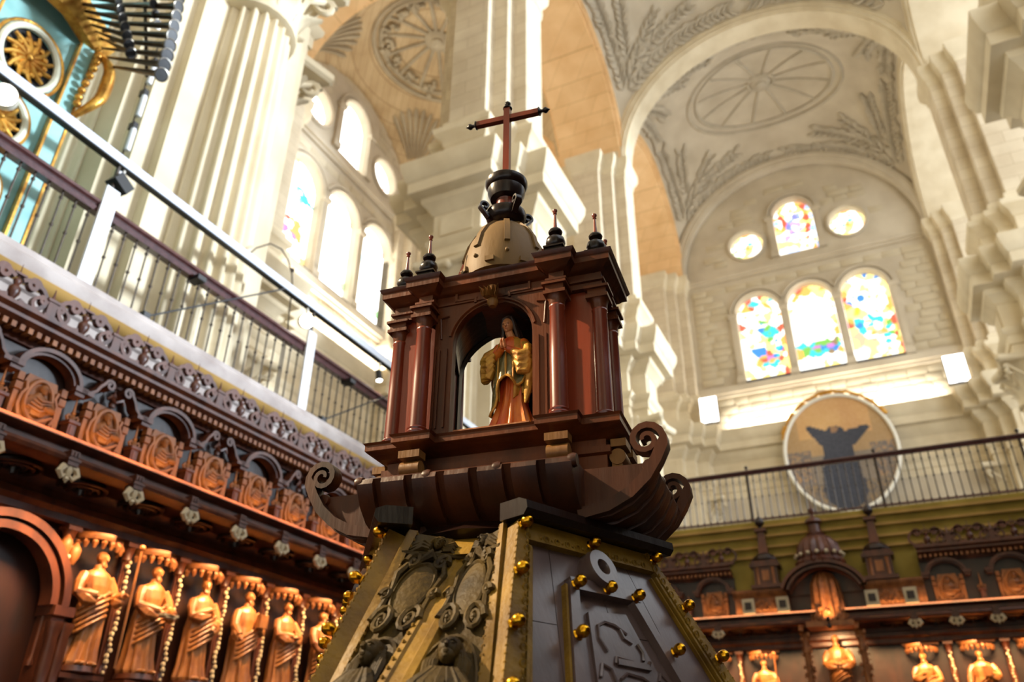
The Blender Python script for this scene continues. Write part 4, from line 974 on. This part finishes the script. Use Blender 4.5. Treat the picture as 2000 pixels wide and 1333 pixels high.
# ================================================================== the lectern
LA, LRZ = (-1.03, 2.087), R(6)
lec = thing('lectern', 'dark walnut choir lectern with brass-studded desk, pillared niche, little dome and cross', 'lectern', (*LA,0), LRZ)
DZ, DO, DH, KO, KH = 2.096, .333, .26, .3886, .477
off = lambda z: DO+(DZ-z)*KO
hwd = lambda z: DH+(DZ-z)*KH
PHI = math.atan(KO)
def bp(x, z, d=0): return Vector((x, -off(z)-d*cos(PHI), z+d*sin(PHI)))
ZB = 1.42
def slab(g, quad, d0, d1):
    g.rings([[bp(x,z,d) for x, z in quad] for d in (d0, d1)])
def bar(g, a, b, w_, d0, d1):
    """flat bar lying on the board from a to b"""
    a, b = Vector(a), Vector(b); n = Vector((-(b-a).y, (b-a).x)).normalized()*w_/2
    slab(g, [a-n, b-n, b+n, a+n], d0, d1)
LD = R(62.5)
for k in range(3):
    dk = put('desk', None, lec, loc=(0,0,0), rot=(0,0,LD-k*R(120))); dk.empty_display_size = .1
    dk['label'] = ('book board facing the aisle, violet-sheened planks with brass studs', 'book board turned away behind the carved corner', 'book board on the far side')[k]
    # planks of the board
    xs = (-1,-.56,-.02,.5,1)
    for i in range(4):
        a, b = xs[i], xs[i+1]; e = .0012
        for z0, z1 in (((ZB,1.72),(1.722,2.096)) if i % 2 else ((ZB,1.85),(1.852,2.096))):
            g = G(); slab(g, [(a*hwd(z0)+e,z0),(b*hwd(z0)-e,z0),(b*hwd(z1)-e,z1),(a*hwd(z1)+e,z1)], -.028, .0); g.obj('plank', 'desk_board', dk)
    for q in (-1,1):
        g = G(); a, b = q*1.0, q*.87
        slab(g, [(a*hwd(ZB),ZB),(b*hwd(ZB),ZB),(b*hwd(DZ),DZ),(a*hwd(DZ),DZ)], -.03, .02); g.obj('side_rim', 'desk_rim', dk)
        g = G(); bar(g, (q*.845*hwd(ZB),ZB), (q*.835*hwd(2.03),2.03), .009, 0, .018); bar(g, (q*.81*hwd(ZB),ZB), (q*.795*hwd(2.03),2.03), .006, 0, .01); g.obj('rim_bead', 'desk_rim', dk)
        g = G()
        for i in range(38):
            z = ZB+.03+i*.0172; c = bp(q*.885*hwd(z), z, .022); n_ = bp(0,z,1)-bp(0,z,0)
            if i % 2: g.tube([c+Vector((.009*cos(t),0,.009*sin(t))) for t in [2*pi*j/8 for j in range(8)]], .0022, 4, loop=True)
            else: g.ball(c, (.004,.004,.006), 6, 4)
            g.ball(bp(q*.995*hwd(z), z, .018), .0045, 5, 3)
        g.obj('guilloche_carving', 'desk_rim', dk, kind='stuff')
    g = G(); slab(g, [(-.87*hwd(2.045),2.045),(.87*hwd(2.045),2.045),(.9*hwd(DZ),DZ),(-.9*hwd(DZ),DZ)], -.03, .019); g.obj('top_rim', 'desk_rim', dk)
    g = G()
    for i in range(22):
        x = -.2+.4*i/21; c = bp(x, 2.056, .021)
        if i % 2: g.tube([c+Vector((.008*cos(t),0,.008*sin(t))) for t in [2*pi*j/8 for j in range(8)]], .0022, 4, loop=True)
        else: g.ball(c, .004, 6, 4)
    g.obj('guilloche_carving', 'desk_rim', dk, kind='stuff')
    g = G(); g.rings([[(x, -off(2.11)-.02+dy, 2.105+dz) for dy, dz in ((0,0),(-.035,.0),(-.048,.015),(-.045,.035),(-.02,.045),(.05,.045),(.05,0))] for x in (-.275,.31)]); g.obj('top_cap_bar', 'walnut_dark', dk)
    # inner frame, disc and carved plaque
    g = G(); bar(g, (-.128,1.955), (-.33,ZB), .03, 0, .022); g.obj('inner_frame_bar', 'desk_board', dk)
    g = G(); bar(g, (-.152,1.95), (-.352,ZB), .007, 0, .016); g.obj('rim_bead', 'desk_rim', dk)
    g = G(); bar(g, (.096,1.955), (.3,ZB), .03, 0, .022); g.obj('inner_frame_bar', 'desk_board', dk)
    g = G(); bar(g, (-.14,1.952), (.115,1.952), .03, 0, .024); g.obj('inner_frame_bar', 'desk_board', dk)
    g = G(); slab(g, [(-.235,ZB),(.2,ZB),(.052,1.905),(-.095,1.893)], 0, .009); g.obj('plaque', 'desk_board', dk)
    g = G()
    for pts in ([(-.075,1.80),(-.09,1.83),(-.08,1.86),(-.05,1.872),(-.015,1.868),(.02,1.85)],[(-.06,1.775),(-.05,1.79),(.0,1.785),(.06,1.775),(.075,1.79)],[(-.13,1.74),(-.11,1.77),(-.085,1.76),(-.08,1.735)],[(.085,1.745),(.1,1.765),(.13,1.74)],[(-.06,1.74),(-.03,1.755),(.02,1.75),(.05,1.735)],[(.0,1.86),(.005,1.84),(.03,1.83)],[(.05,1.83),(.06,1.81),(.05,1.79)]):
        g.tube([bp(x,z,.011) for x, z in pts], .0045, 5)
    slab(g, [(-.055,1.772),(.065,1.768),(.06,1.782),(-.05,1.786)], .009, .016); g.obj('plaque_carving', 'desk_board', dk, kind='stuff')
    n_ = bp(0,0,1)-bp(0,0,0)
    g = G(); g.lathe([(.02,.0),(.05,0),(.053,.012),(.05,.02),(.052,.03),(.048,.045),(.022,.045),(.019,.04),(.019,.004)], bp(-.02,2.0,0), 36, n_); g.obj('wooden_roundel', 'desk_board', dk)
    G().lathe([(.02,.006),(.001,.0065)], bp(-.02,2.0,0), 20, n_).obj('roundel_shade_disc', 'black', dk)  # black disc painting the shade down in the hole
    for z in (2.08,1.951,1.822,1.69,1.56):
        for q in (-1,1):
            inst('knob', dk, bp(q*(hwd(z)-.012), z, .018), lambda g: g.lathe([(.0105,0),(.012,.003),(.0095,.006),(.0125,.013),(.013,.02),(.010,.027),(.004,.031),(.0005,.032)], seg=16, axis=n_), 'brass', 'brass_knob', scale=(1.18,)*3)
    for x, z in ((-.014,2.07),(-.128,1.948),(-.012,1.951),(.096,1.946),(-.179,1.822),(.179,1.818),(-.235,1.69),(.23,1.69)):
        inst('knob', dk, bp(x, z, .02), None, 'brass', 'brass_knob', scale=(1.18,)*3)
    # carved re-entrant corner at the left end of this board
    Rm = Matrix.Rotation(-R(120),4,'Z')
    bdir = Vector((-sin(R(60)), -cos(R(60)), 0))
    def E2(z): return Vector((-hwd(z)*.985, -off(z)+.028, z))
    def E1(z): return Rm @ Vector((hwd(z)*.985, -off(z)+.028, z))
    def CC(z): return bdir*(.225+(2.1-z)*1.12)+Vector((0,0,z))
    def pan(side, s, z, d=0):
        a, b = (CC(z), E2(z)) if side else (E1(z), CC(z)); a2, b2 = (CC(z-.02), E2(z-.02)) if side else (E1(z-.02), CC(z-.02))
        p = a.lerp(b, s); n = (b-a).cross(a2.lerp(b2,s)-p)
        n.normalize()
        if n.dot(bdir) < 0: n = -n
        return p+n*d
    for side in (0,1):
        g = G(); zs_ = [ZB, 1.6, 1.8, 2.0, 2.1]
        g.rings([[pan(side,s,z) for s in (0,.25,.5,.75,1)] for z in zs_], closed=False, caps=False); pn = g.obj('carved_panel', 'desk_carve', dk)
        g = G(); ss_ = (.0,.13) if not side else (.88,1)
        g.rings([[pan(side,s,z,d_) for s, d_ in ((ss_[0],0),(ss_[1],0),(ss_[1],.012),(ss_[0],.012))] for z in zs_]); g.obj('edge_rim', 'desk_rim', dk)
        g = G()
        for i in range(34): g.ball(pan(side, ss_[1] if not side else ss_[0], ZB+.03+.0195*i, .008), .0055, 6, 4)
        g.obj('bead_row', 'desk_rim', dk, kind='stuff')
        g = G()
        g.tube([pan(side,s,2.035,.008) for s in (.05,.5,.95)], .007, 6)
        # cherub head with wings over the cartouche
        def face(sx, z, d, sc_, hair_):
            o_ = pan(side,sx,z,d); n = (pan(side,sx,z,1)-pan(side,sx,z,0)).normalized(); u_ = (pan(side,sx,z+.01)-pan(side,sx,z)).normalized(); r_ = u_.cross(n).normalized(); u_ = n.cross(r_)
            h = G(); head(h, (0,0,0), sc_, 0, .1, hair_, 0); M = Matrix((r_, -n, u_)).transposed().to_4x4(); M.translation = o_; g.merge(h, M)
        face(.5, 2.066, .012, .02, 'short')
        for q in (-1,1):
            for j in range(3): g.tube([pan(side,.5+q*.1,2.06-.006*j,.012), pan(side,.5+q*.22,2.07-.01*j,.014), pan(side,.5+q*.36,2.058-.012*j,.008)], [.006,.008,.002], 5)
        g.tube([pan(side,.5+.13*cos(t),2.063+.026*sin(t),.01) for t in [2*pi*i/14 for i in range(14)]], .0045, 5, loop=True)
        # oval cartouche with scrolls
        zc = 1.93
        g.rings([[pan(side,.5+.25*k_*cos(t),zc+.07*k_*sin(t),dd) for t in [2*pi*i/24 for i in range(24)]] for k_, dd in ((1.12,0),(1.1,.014),(1,.017),(.94,.012),(.5,.017),(.05,.018))])
        for q in (-1,1):
            for z1, r_, tn in ((zc+.075,.024,1.4),(zc-.085,.036,1.7),(zc-.02,.016,1.2)):
                sx = .5+q*(.2 if z1 != zc-.02 else .34)
                g.tube([pan(side, sx+q*r_*4.2*(1-.8*i/18)*cos(tn*2*pi*i/18), z1+r_*(1-.8*i/18)*sin(tn*2*pi*i/18), .014) for i in range(19)], [.0095-.005*i/18 for i in range(19)], 6)
                g.ball(pan(side,sx,z1,.016), .007, 7, 4)
            g.tube([pan(side,.5+q*s,z,.012) for s, z in ((.2,zc-.1),(.32,zc-.06),(.3,zc),(.34,zc+.04),(.24,zc+.075),(.1,zc+.085))], [.005,.008,.006,.009,.007,.004], 6)
        g.tube([pan(side,.5+s,z,.014) for s, z in ((-.12,zc+.08),(0,zc+.1),(.12,zc+.08))], [.007,.016,.007], 7)
        # seated relief figure in the lower roundel
        zf = 1.765
        g.rings([[pan(side,.5+.36*k_*cos(t),zf-.06+.1*k_*sin(t),dd) for t in [2*pi*i/24 for i in range(24)]] for k_, dd in ((1.05,0),(1.03,.012),(.95,.014),(.93,.004))])
        face(.5, zf-.01, .024, .034, 'short')
        for q in (-1,1):
            for j in range(4): g.tube([pan(side,.5+q*(.1+.03*j),zf+.012-.01*j,.016), pan(side,.5+q*(.14+.03*j),zf-.03,.02), pan(side,.5+q*(.13+.03*j),zf-.075,.014)], [.008,.01,.006], 6)
        for j in range(7):
            q = (j-3)/3; g.tube([pan(side,.5+q*.12,zf-.05,.026), pan(side,.5+q*.26,zf-.085,.032-.008*abs(q)), pan(side,.5+q*.3,zf-.2,.026)], [.012,.02,.018], 7)
        g.obj('panel_carving', 'desk_carve', pn)
    g = G(); n3 = bdir; tng = Vector((-bdir.y, bdir.x, 0))
    g.rings([[CC(z)+tng*x+n3*y for x, y in ((-.05,-.03),(-.035,.02),(-.018,.024),(-.012,.016),(.012,.016),(.018,.024),(.035,.02),(.05,-.03))] for z in (ZB,1.8,2.04)])
    g.obj('corner_pilaster', 'desk_rim', dk)
    g = G(); g.rings([[CC(2.045+h)+tng*x*1.25+n3*(y+.012) for x, y in ((-.05,-.04),(-.04,.03),(.04,.03),(.05,-.04))] for h in (0,.02,.055)]); g.obj('pilaster_cap', 'desk_rim', dk)
    g = G()
    for i in range(30):
        z = ZB+.02+i*.02; g.ball(CC(z)-tng*.027+n3*.026, .005, 5, 3)
    g.obj('bead_row', 'desk_rim', dk, kind='stuff')
g = G(); g.lathe([(.3,0),(.3,.08),(.22,.14),(.16,.3),(.12,.8),(.16,1.1),(.2,1.2),(.3,1.3),(.48,1.38),(.5,1.42)], seg=24); g.obj('stem', 'walnut_dark', lec)
g = G(); g.lathe([(.27,2.1),(.3,2.12),(.26,2.15),(.14,2.17),(.13,2.25)], seg=12); g.obj('neck', 'walnut_dark', lec)
# scrolled tray under the niche
def arm(rot, rmax, hw_, name):
    P = [(.05,2.13),(.15,2.132),(rmax-.13,2.145),(rmax-.07,2.17),(rmax-.03,2.205),(rmax-.008,2.24),(rmax,2.262),(rmax-.004,2.276),(rmax-.018,2.284),(rmax-.034,2.28),(.05,2.28)]
    g = G(); n = max(6, int(hw_*2/.0235)); xs = []
    for i in range(n+1):
        x = -hw_+2*hw_*i/n; dp = .0 if (i % 4 in (0,1,2)) else 1
        for e in (.001, -.001):
            xs.append((x-e, dp if e > 0 else (0 if ((i+1) % 4 in (0,1,2)) else 1)))
    rg = []
    for x, dp in xs:
        c = .014*dp*(1-.0)
        rg.append([Vector((x, -(r_-(c if 2 <= i <= 6 else 0)), z+(c*.7 if 2 <= i <= 5 else 0))) for i, (r_, z) in enumerate(P)])
    g.rings(rg); o = g.obj(name, 'tray_wood_shaded', lec, rot=(0,0,rot), sharp=.5)
    g2 = G()
    for x in (-hw_, -.33*hw_, .33*hw_, hw_): g2.lathe([(.017,-.011),(.02,0),(.017,.011)], (x,-rmax+.018,2.27), 14, (1,0,0))
    g2.obj('rolled_edge', 'tray_wood_shaded', lec, rot=(0,0,rot), kind='stuff')
    return o
arm(0, .33, .312, 'tray_arm'); arm(pi, .33, .312, 'tray_arm'); arm(pi/2, .51, .205, 'tray_arm'); arm(-pi/2, .51, .205, 'tray_arm')
for sx in (-1,1):
    for sy in (-1,1):
        pts = [(sx*x, sy*.215, z) for x, z in ((.3,2.15),(.38,2.165),(.44,2.195),(.485,2.235),(.515,2.28),(.535,2.32))]
        c = (sx*.492, 2.335)
        pts += [(c[0]+sx*.047*(1-i/26)*cos(t), sy*.215, c[1]+.047*(1-i/26)*sin(t)) for i, t in [(i, .1+i*.45) for i in range(22)]]
        G().strap(pts, .045, [.03]*6+[.019-.0004*i for i in range(22)], (0,1,0)).obj('corner_scroll', 'tray_wood_shaded', lec)
G().box(-.33,.33,-.17,.17,2.105,2.128).obj('tray_base_board', 'walnut', lec)
# niche storey
PLAN = [(-.262,-.155),(-.2,-.155),(-.2,-.115),(.2,-.115),(.2,-.155),(.262,-.155),(.262,-.112),(.375,-.112),(.375,.112),(.262,.112),(.262,.155),(.2,.155),(.2,.115),(-.2,.115),(-.2,.155),(-.262,.155),(-.262,.112),(-.375,.112),(-.375,-.112),(-.262,-.112)]
G().mould(PLAN, [(-.02,2.28),(-.02,2.36),(-.008,2.365),(-.008,2.385),(-.022,2.39),(-.022,2.41),(.0,2.418),(.012,2.43),(.03,2.436),(.034,2.44),(.034,2.458),(.04,2.465),(-.05,2.467)]).obj('plinth', 'walnut', lec)
for x, y, rz_ in [(sx*.231, sy*.155, 0 if sy < 0 else pi) for sx in (-1,1) for sy in (-1,1)]+[(sx*.375, sy*.05, sx*pi/2) for sx in (-1,1) for sy in (-1,1)]:
    inst('lec_bracket', lec, (x,y,2.3), lambda g: (g.lathe([(.024,-.032),(.024,.032)], (0,-.008,.055), 16, (1,0,0)), g.box(-.035,.035,-.035,.01,.085,.108), g.box(-.028,.028,-.02,.01,.0,.05)), 'walnut_gold', 'console_bracket', rot=(0,0,rz_))
G().box(-.118,.13,-.125,.1,2.466,2.483).obj('statue_slab', 'stall_light', lec)
def wall_arch(y, d, w_, zs_, r_):
    g = G(); hole = [(-w_,2.467),(w_ if y < 0 else -.02,2.467)]+([(w_*cos(pi*i/18), zs_+r_*sin(pi*i/18)) for i in range(19)] if y < 0 else [(-.02,zs_+r_*.98)]+[(w_*cos(t), zs_+r_*sin(t)) for t in [pi*.54+pi*.46*i/10 for i in range(11)]])
    holed(g, [(-.205,2.4665),(.205,2.4665),(.205,2.985),(-.205,2.985)], [hole], (0,y,0), (1,0,0), (0,0,1), -d, d); return g
for y, q in ((-.1,-1),(.1,1)):
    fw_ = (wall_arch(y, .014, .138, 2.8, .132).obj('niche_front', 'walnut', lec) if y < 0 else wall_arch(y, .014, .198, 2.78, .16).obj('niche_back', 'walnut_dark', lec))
    if y > 0: continue
    g = G()
    g.tube([(.15*cos(t), y+q*.016, 2.8+.144*sin(t)) for t in [.18+(pi-.36)*i/20 for i in range(21)]], .006, 6)
    for sx in (-1,1):
        for x in (.158,.184,.197): g.box(sx*x-.003, sx*x+.003, y+min(0,q*.02), y+max(0,q*.02), 2.5, 2.78)
        g.tube([(sx*.18,y+q*.016,2.82),(sx*.186,y+q*.016,2.9),(sx*.155,y+q*.016,2.905)], .004, 5)
        g.box(min(sx*.06,sx*.13), max(sx*.06,sx*.13), y+min(0,q*.022), y+max(0,q*.022), 2.955, 2.963); g.box(sx*.13-.004, sx*.13+.004, y+min(0,q*.022), y+max(0,q*.022), 2.955, 2.985); g.box(sx*.06-.004, sx*.06+.004, y+min(0,q*.022), y+max(0,q*.022), 2.94, 2.963)
    g.obj('face_moulding', 'walnut', fw_, kind='stuff')
    g = G(); g.lathe([(.012,2.915),(.02,2.93),(.018,2.97),(.022,2.99)], (0,y+q*.014,0), 12)
    for k in range(5): leaf_strip(g, (.005*(k-2), y+q*.02, 2.94), (.1*(k-2),q*.5,0), (.12*(k-2),0,1), .042, .011, .35)
    g.obj('acanthus_keystone', 'walnut_gold', fw_)
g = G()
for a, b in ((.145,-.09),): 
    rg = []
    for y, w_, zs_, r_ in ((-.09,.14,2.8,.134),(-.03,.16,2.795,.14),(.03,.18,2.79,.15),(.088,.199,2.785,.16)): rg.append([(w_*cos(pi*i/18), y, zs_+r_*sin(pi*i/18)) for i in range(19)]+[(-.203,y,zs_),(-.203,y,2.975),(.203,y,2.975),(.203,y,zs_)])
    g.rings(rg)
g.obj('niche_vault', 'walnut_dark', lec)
for sx in (-1,1):
    a, b = sorted((sx*.205, sx*.345)); G().box(a, b, -.088, .088, 2.467, 2.925).obj('corner_pier', 'walnut_red', lec)
def b_lcol(g):
    g.box(-.034,.034,-.034,.034,0,.006); g.lathe([(.033,.006),(.035,.012),(.031,.018),(.033,.024),(.0275,.03),(.027,.06),(.0265,.2),(.024,.375),(.026,.378),(.026,.384),(.023,.388)], seg=20)
def b_lcap(g):
    g.lathe([(.023,.386),(.026,.395),(.028,.41),(.034,.418)], seg=16); g.box(-.036,.036,-.036,.036,.418,.43); g.box(-.03,.03,-.03,.03,.43,.452); g.box(-.04,.04,-.04,.04,.452,.461)
COLS = [(sx*.231, sy*.145) for sx in (-1,1) for sy in (-1,1)]+[(sx*.352, sy*.078) for sx in (-1,1) for sy in (-1,1)]
for x, y in COLS:
    c = inst('lcol', lec, (x,y,2.467), b_lcol, 'walnut_red', 'column'); inst('lcap', c, (0,0,0), b_lcap, 'walnut', 'column_capital')
G().mould(PLAN, [(-.03,2.925),(-.004,2.926),(-.004,2.945),(.004,2.948),(.004,2.956),(-.006,2.96),(-.006,2.982),(.006,2.986),(.014,2.996),(.026,3.003),(.03,3.006),(.03,3.026),(.034,3.03),(.04,3.041),(-.06,3.043)]).obj('entablature', 'walnut', lec)
G().mould([(-.205,-.12),(.205,-.12),(.205,.12),(-.205,.12)], [(0,3.042),(0,3.055),(.008,3.06),(-.02,3.064)]).obj('roof_step', 'walnut_dark', lec)
# dome, lantern and cross
dprof = [(.148,3.06),(.152,3.1),(.146,3.16),(.13,3.22),(.104,3.268),(.07,3.305),(.045,3.318)]
G().lathe(dprof, seg=48).obj('dome', 'dome_wood', lec)
for k in range(8):
    a = 2*pi*(k+.5)/8; pts = [((r_+.004)*cos(a), (r_+.004)*sin(a), z) for r_, z in dprof[2:]]
    G().strap(pts, .02, .009, (-sin(a),cos(a),0)).obj('dome_rib', 'dome_wood', lec)
    g = G(); r_ = .152
    g.ball((r_*cos(a), r_*sin(a), 3.118), .008, 8, 5); g.obj('dome_stud', 'dome_wood', lec)
    b = a+pi/8; G().box(-.016,.016,-.006,.006,-.009,.009, Matrix.Translation((.154*cos(b),.154*sin(b),3.085)) @ Matrix.Rotation(b+pi/2,4,'Z')).obj('dome_block', 'dome_wood', lec)
for sx in (-1,1):
    pts = [(sx*.34,0,3.06),(sx*.352,0,3.085),(sx*.34,0,3.108),(sx*.315,0,3.112),(sx*.29,0,3.09),(sx*.25,0,3.075),(sx*.2,0,3.08),(sx*.165,0,3.12),(sx*.15,0,3.18)]
    G().strap(pts, .045, [.02,.02,.022,.022,.028,.034,.034,.028,.014], (0,1,0)).obj('dome_scroll', 'walnut_red', lec)
g = G(); g.lathe([(.044,3.315),(.044,3.332),(.052,3.336),(.07,3.35),(.077,3.372),(.074,3.386),(.05,3.394),(.038,3.398)], seg=32); g.obj('lantern_collar', 'walnut_dark', lec)
for k in range(4):
    a = pi/4+k*pi/2; u = Vector((cos(a),sin(a),0))
    pts = [u*(.072)+Vector((0,0,3.345)), u*.088+Vector((0,0,3.365))]+[u*(.088+.02*cos(t)*(1-i/20))+Vector((0,0,3.393+.02*sin(t)*(1-i/20))) for i, t in [(i, -.4+i*.45) for i in range(14)]]
    G().strap(pts, .022, .007, (-sin(a),cos(a),0)).obj('collar_scroll', 'walnut_dark', lec)
G().lathe([(.037,3.394),(.036,3.44),(.04,3.446)], seg=28).obj('lantern_neck', 'walnut_red', lec)
G().lathe([(.04,3.444),(.06,3.452),(.07,3.475),(.072,3.495),(.066,3.5),(.074,3.505),(.081,3.52),(.081,3.535),(.07,3.546),(.03,3.55)], seg=36).obj('lantern_bowl', 'walnut_dark', lec)
cr = put('cross', None, lec); cr.empty_display_size = .1
G().box(-.0125,.0125,-.0125,.0125,3.548,3.925).obj('cross_shaft', 'walnut_red', cr)
G().box(-.13,.13,-.011,.011,3.862,3.885, Matrix.Rotation(R(2),4,'Z')).obj('cross_arm', 'walnut_red', cr)
fin = [(.008,0),(.019,.002),(.019,.005),(.007,.012),(.0065,.018),(.0125,.026),(.0125,.033),(.005,.042),(.0008,.048)]
for c, ax_ in (((.13,.004,3.8735),(1,.035,0)),((-.13,-.004,3.8735),(-1,-.035,0)),((0,0,3.925),(0,0,1))): G().lathe(fin, c, 14, ax_).obj('cross_finial', 'walnut_dark', cr)
def b_urn(g):
    g.box(-.036,.036,-.036,.036,0,.01); g.box(-.028,.028,-.028,.028,.01,.024); g.box(-.034,.034,-.034,.034,.024,.03)
    g.lathe([(.014,.03),(.026,.038),(.033,.054),(.03,.07),(.016,.082),(.01,.088),(.022,.094),(.024,.1),(.02,.108),(.008,.112)], seg=20)
def b_spire(g): g.lathe([(.0075,.11),(.0055,.14),(.004,.175),(.007,.178),(.004,.182),(.0085,.188),(.0085,.194),(.001,.2)], seg=10)
for x, y in COLS:
    u = inst('urn', lec, (x,y,3.043), b_urn, 'walnut_dark', 'corner_urn'); inst('spire', u, (0,0,0), b_spire, 'walnut_red', 'urn_spire')
# ------------------------------------------------------------------ painted figure in the niche
vg = thing('praying_statue', 'small painted statue of a praying woman in red robe and gold mantle', 'statue', (LA[0]+.035*cos(LRZ)+.02*sin(LRZ), LA[1]+.035*sin(LRZ)-.02*cos(LRZ), 2.4835), LRZ+R(-8))
g = G(); robe(g, [(z,a,b) for z, a, b in ((0,.076,.056),(.006,.08,.058),(.04,.066,.05),(.1,.047,.04),(.16,.044,.037),(.21,.042,.034),(.25,.04,.031),(.29,.047,.032),(.325,.05,.03),(.345,.035,.024),(.352,.02,.018))], 11, .22, .008, .6, seg=72); g.obj('red_robe', 'robe_red', vg, sharp=1.3)
g = G(); head(g, (-.008,-.012,.398), .0275, .1, .2, '', 0); g.tube([(0,.0,.335),(-.003,-.002,.36),(-.009,-.006,.378)], [.019,.0145,.014], 10)
el = [Vector((-.062,-.022,.262)), Vector((.066,-.022,.258))]; ha = Vector((.008,-.072,.292))
for q in (0,1):
    sgn = (-1,1)[q]; w_ = ha+Vector((sgn*.0055,0,-.012)); hand(g, w_, (sgn*-.03,-.3,1), (sgn,0,.0), .038, .04, 1 if q else -1)
body = g.obj('head_and_hands', 'skin', vg); remesh(body, .0013)
HM = Matrix.Translation((-.008,-.012,.398)) @ Matrix.Rotation(.1,4,'Z') @ Matrix.Rotation(.2,4,'X')
g = G()
for q in (-1,1): g.ball(HM @ Vector((q*.0082,-.0218,.0022)), (.0036,.0022,.0011), 8, 5)
g.obj('eyelids', 'hair', vg)
g = G(); g.ball(HM @ Vector((0,-.0222,-.0145)), (.0048,.002,.0016), 8, 5); g.obj('lips', 'lips', vg)
g = G()
g.ball((-.007,-.001,.4135), (.0255,.0265,.025), 20, 12)
for q in (-1,1): g.tube([(-.007,-.016,.434),(-.007+q*.016,-.018,.424),(-.008+q*.0225,-.012,.405),(-.007+q*.0235,-.004,.385),(-.003+q*.03,-.004,.35),(q*.04,-.016,.315)], [.004,.0065,.007,.008,.008,.004], 7)
for q in range(7):
    a = pi*.12+q*pi*.76/6; g.tube([(-.0105+.022*cos(a), .0+.018*sin(a), .405), (-.006+.027*cos(a), .004+.02*sin(a), .378), (-.002+.034*cos(a), .008+.022*sin(a), .345), (.04*cos(a), .012+.022*sin(a), .305)], [.008,.0105,.0105,.005], 7)
g.obj('hair', 'hair', vg)
g = G()
for q, e in zip((-1,1), el):
    sh = Vector((q*.042,0,.325)); wr = ha+Vector((q*.008,.004,-.012))
    g.tube([sh, (sh+e)/2+Vector((q*.008,0,0)), e, (e+wr)/2, wr], [.02,.022,.021,.0165,.01], 12)
g.obj('red_sleeves', 'robe_red', vg)
def cloak(a0, a1, rows, n=26, th=.004, fold=.06, nf=7):
    """draped sheet round the body between angles a0 and a1; rows: (z, rx, ry)"""
    g = G(); outer = []
    for i, (z, rx_, ry) in enumerate(rows):
        t = i/(len(rows)-1); ring = []
        for k in (0,1):
            rr_ = range(n+1) if k == 0 else range(n,-1,-1)
            for j in rr_:
                s = j/n; a = a0+(a1-a0)*s; f = 1+fold*(.3+t)*sin(nf*a+1.7*t*3)
                z_ = z+.012*sin(nf*.5*a+t*4)*t; ring.append(((rx_*f-k*th)*cos(a), (ry*f-k*th)*sin(a), z_))
        outer.append(ring)
    g.rings(outer); return g
# gold mantle hanging from both shoulders, open in front
cloak(-.52*pi+.55, 1.5*pi-.5, [(.348,.026,.022),(.335,.05,.032),(.3,.062,.042),(.26,.07,.046),(.2,.068,.046),(.15,.06,.045),(.12,.056,.043)], 40, .005, .07, 9).obj('gold_mantle', 'robe_gold', vg, sharp=1.3)
# sleeve folds of the mantle over the forearms
for q in (-1,1):
    g = G()
    for j in range(4):
        a_ = Vector((q*(.05+.006*j), -.012-.004*j, .315-.016*j)); m_ = Vector((q*(.078-.002*j), -.04, .26-.022*j)); b_ = Vector((q*(.03+.004*j), -.06+.004*j, .272-.016*j))
        g.tube([a_, (a_+m_)/2+Vector((q*.012,-.004,0)), m_, (m_+b_)/2+Vector((0,-.006,-.012)), b_], [.012,.016,.019,.016,.009], 8)
    if q > 0: g.tube([(.07,-.03,.25),(.082,-.025,.19),(.074,-.028,.13),(.066,-.03,.09)], [.014,.019,.014,.004], 8)
    remesh(g.obj('mantle_fold', 'robe_gold', vg), .0022)
# green-blue drapery gathered across the front, with gilt hems
g = G(); rg = []
for i in range(11):
    t = i/10; z = .285-.02*t; ring = []
    for j in range(19):
        s = j/18; a = -pi*.93+s*pi*.82; zz = .283-t*(.06+.14*(1-s)**.8+.04*sin(s*9)); r1 = .046+.012*t+.005*sin(s*26+t*3)*(.3+t)
        ring.append((r1*1.12*cos(a)+.004, r1*.98*sin(a)-.006, zz))
    rg.append(ring)
g.rings(rg, closed=False, caps=False); g.obj('green_drapery', 'mantle_blue', vg, sharp=1.3)
g = G(); g.tube([rg[-1][j] for j in range(19)], .0045, 6)
for s in (6,10,13): g.tube([Vector(rg[i][s])+Vector((0,-.002,0)) for i in range(11)], [.002+.0025*sin(pi*i/10) for i in range(11)], 6)
g.obj('gilt_hem', 'robe_gold', vg)
g = G(); robe(g, [(0,.072,.056),(.004,.074,.058),(.01,.066,.05)], 7, .1, 0, 1); g.obj('statue_base', 'walnut_gold', vg)
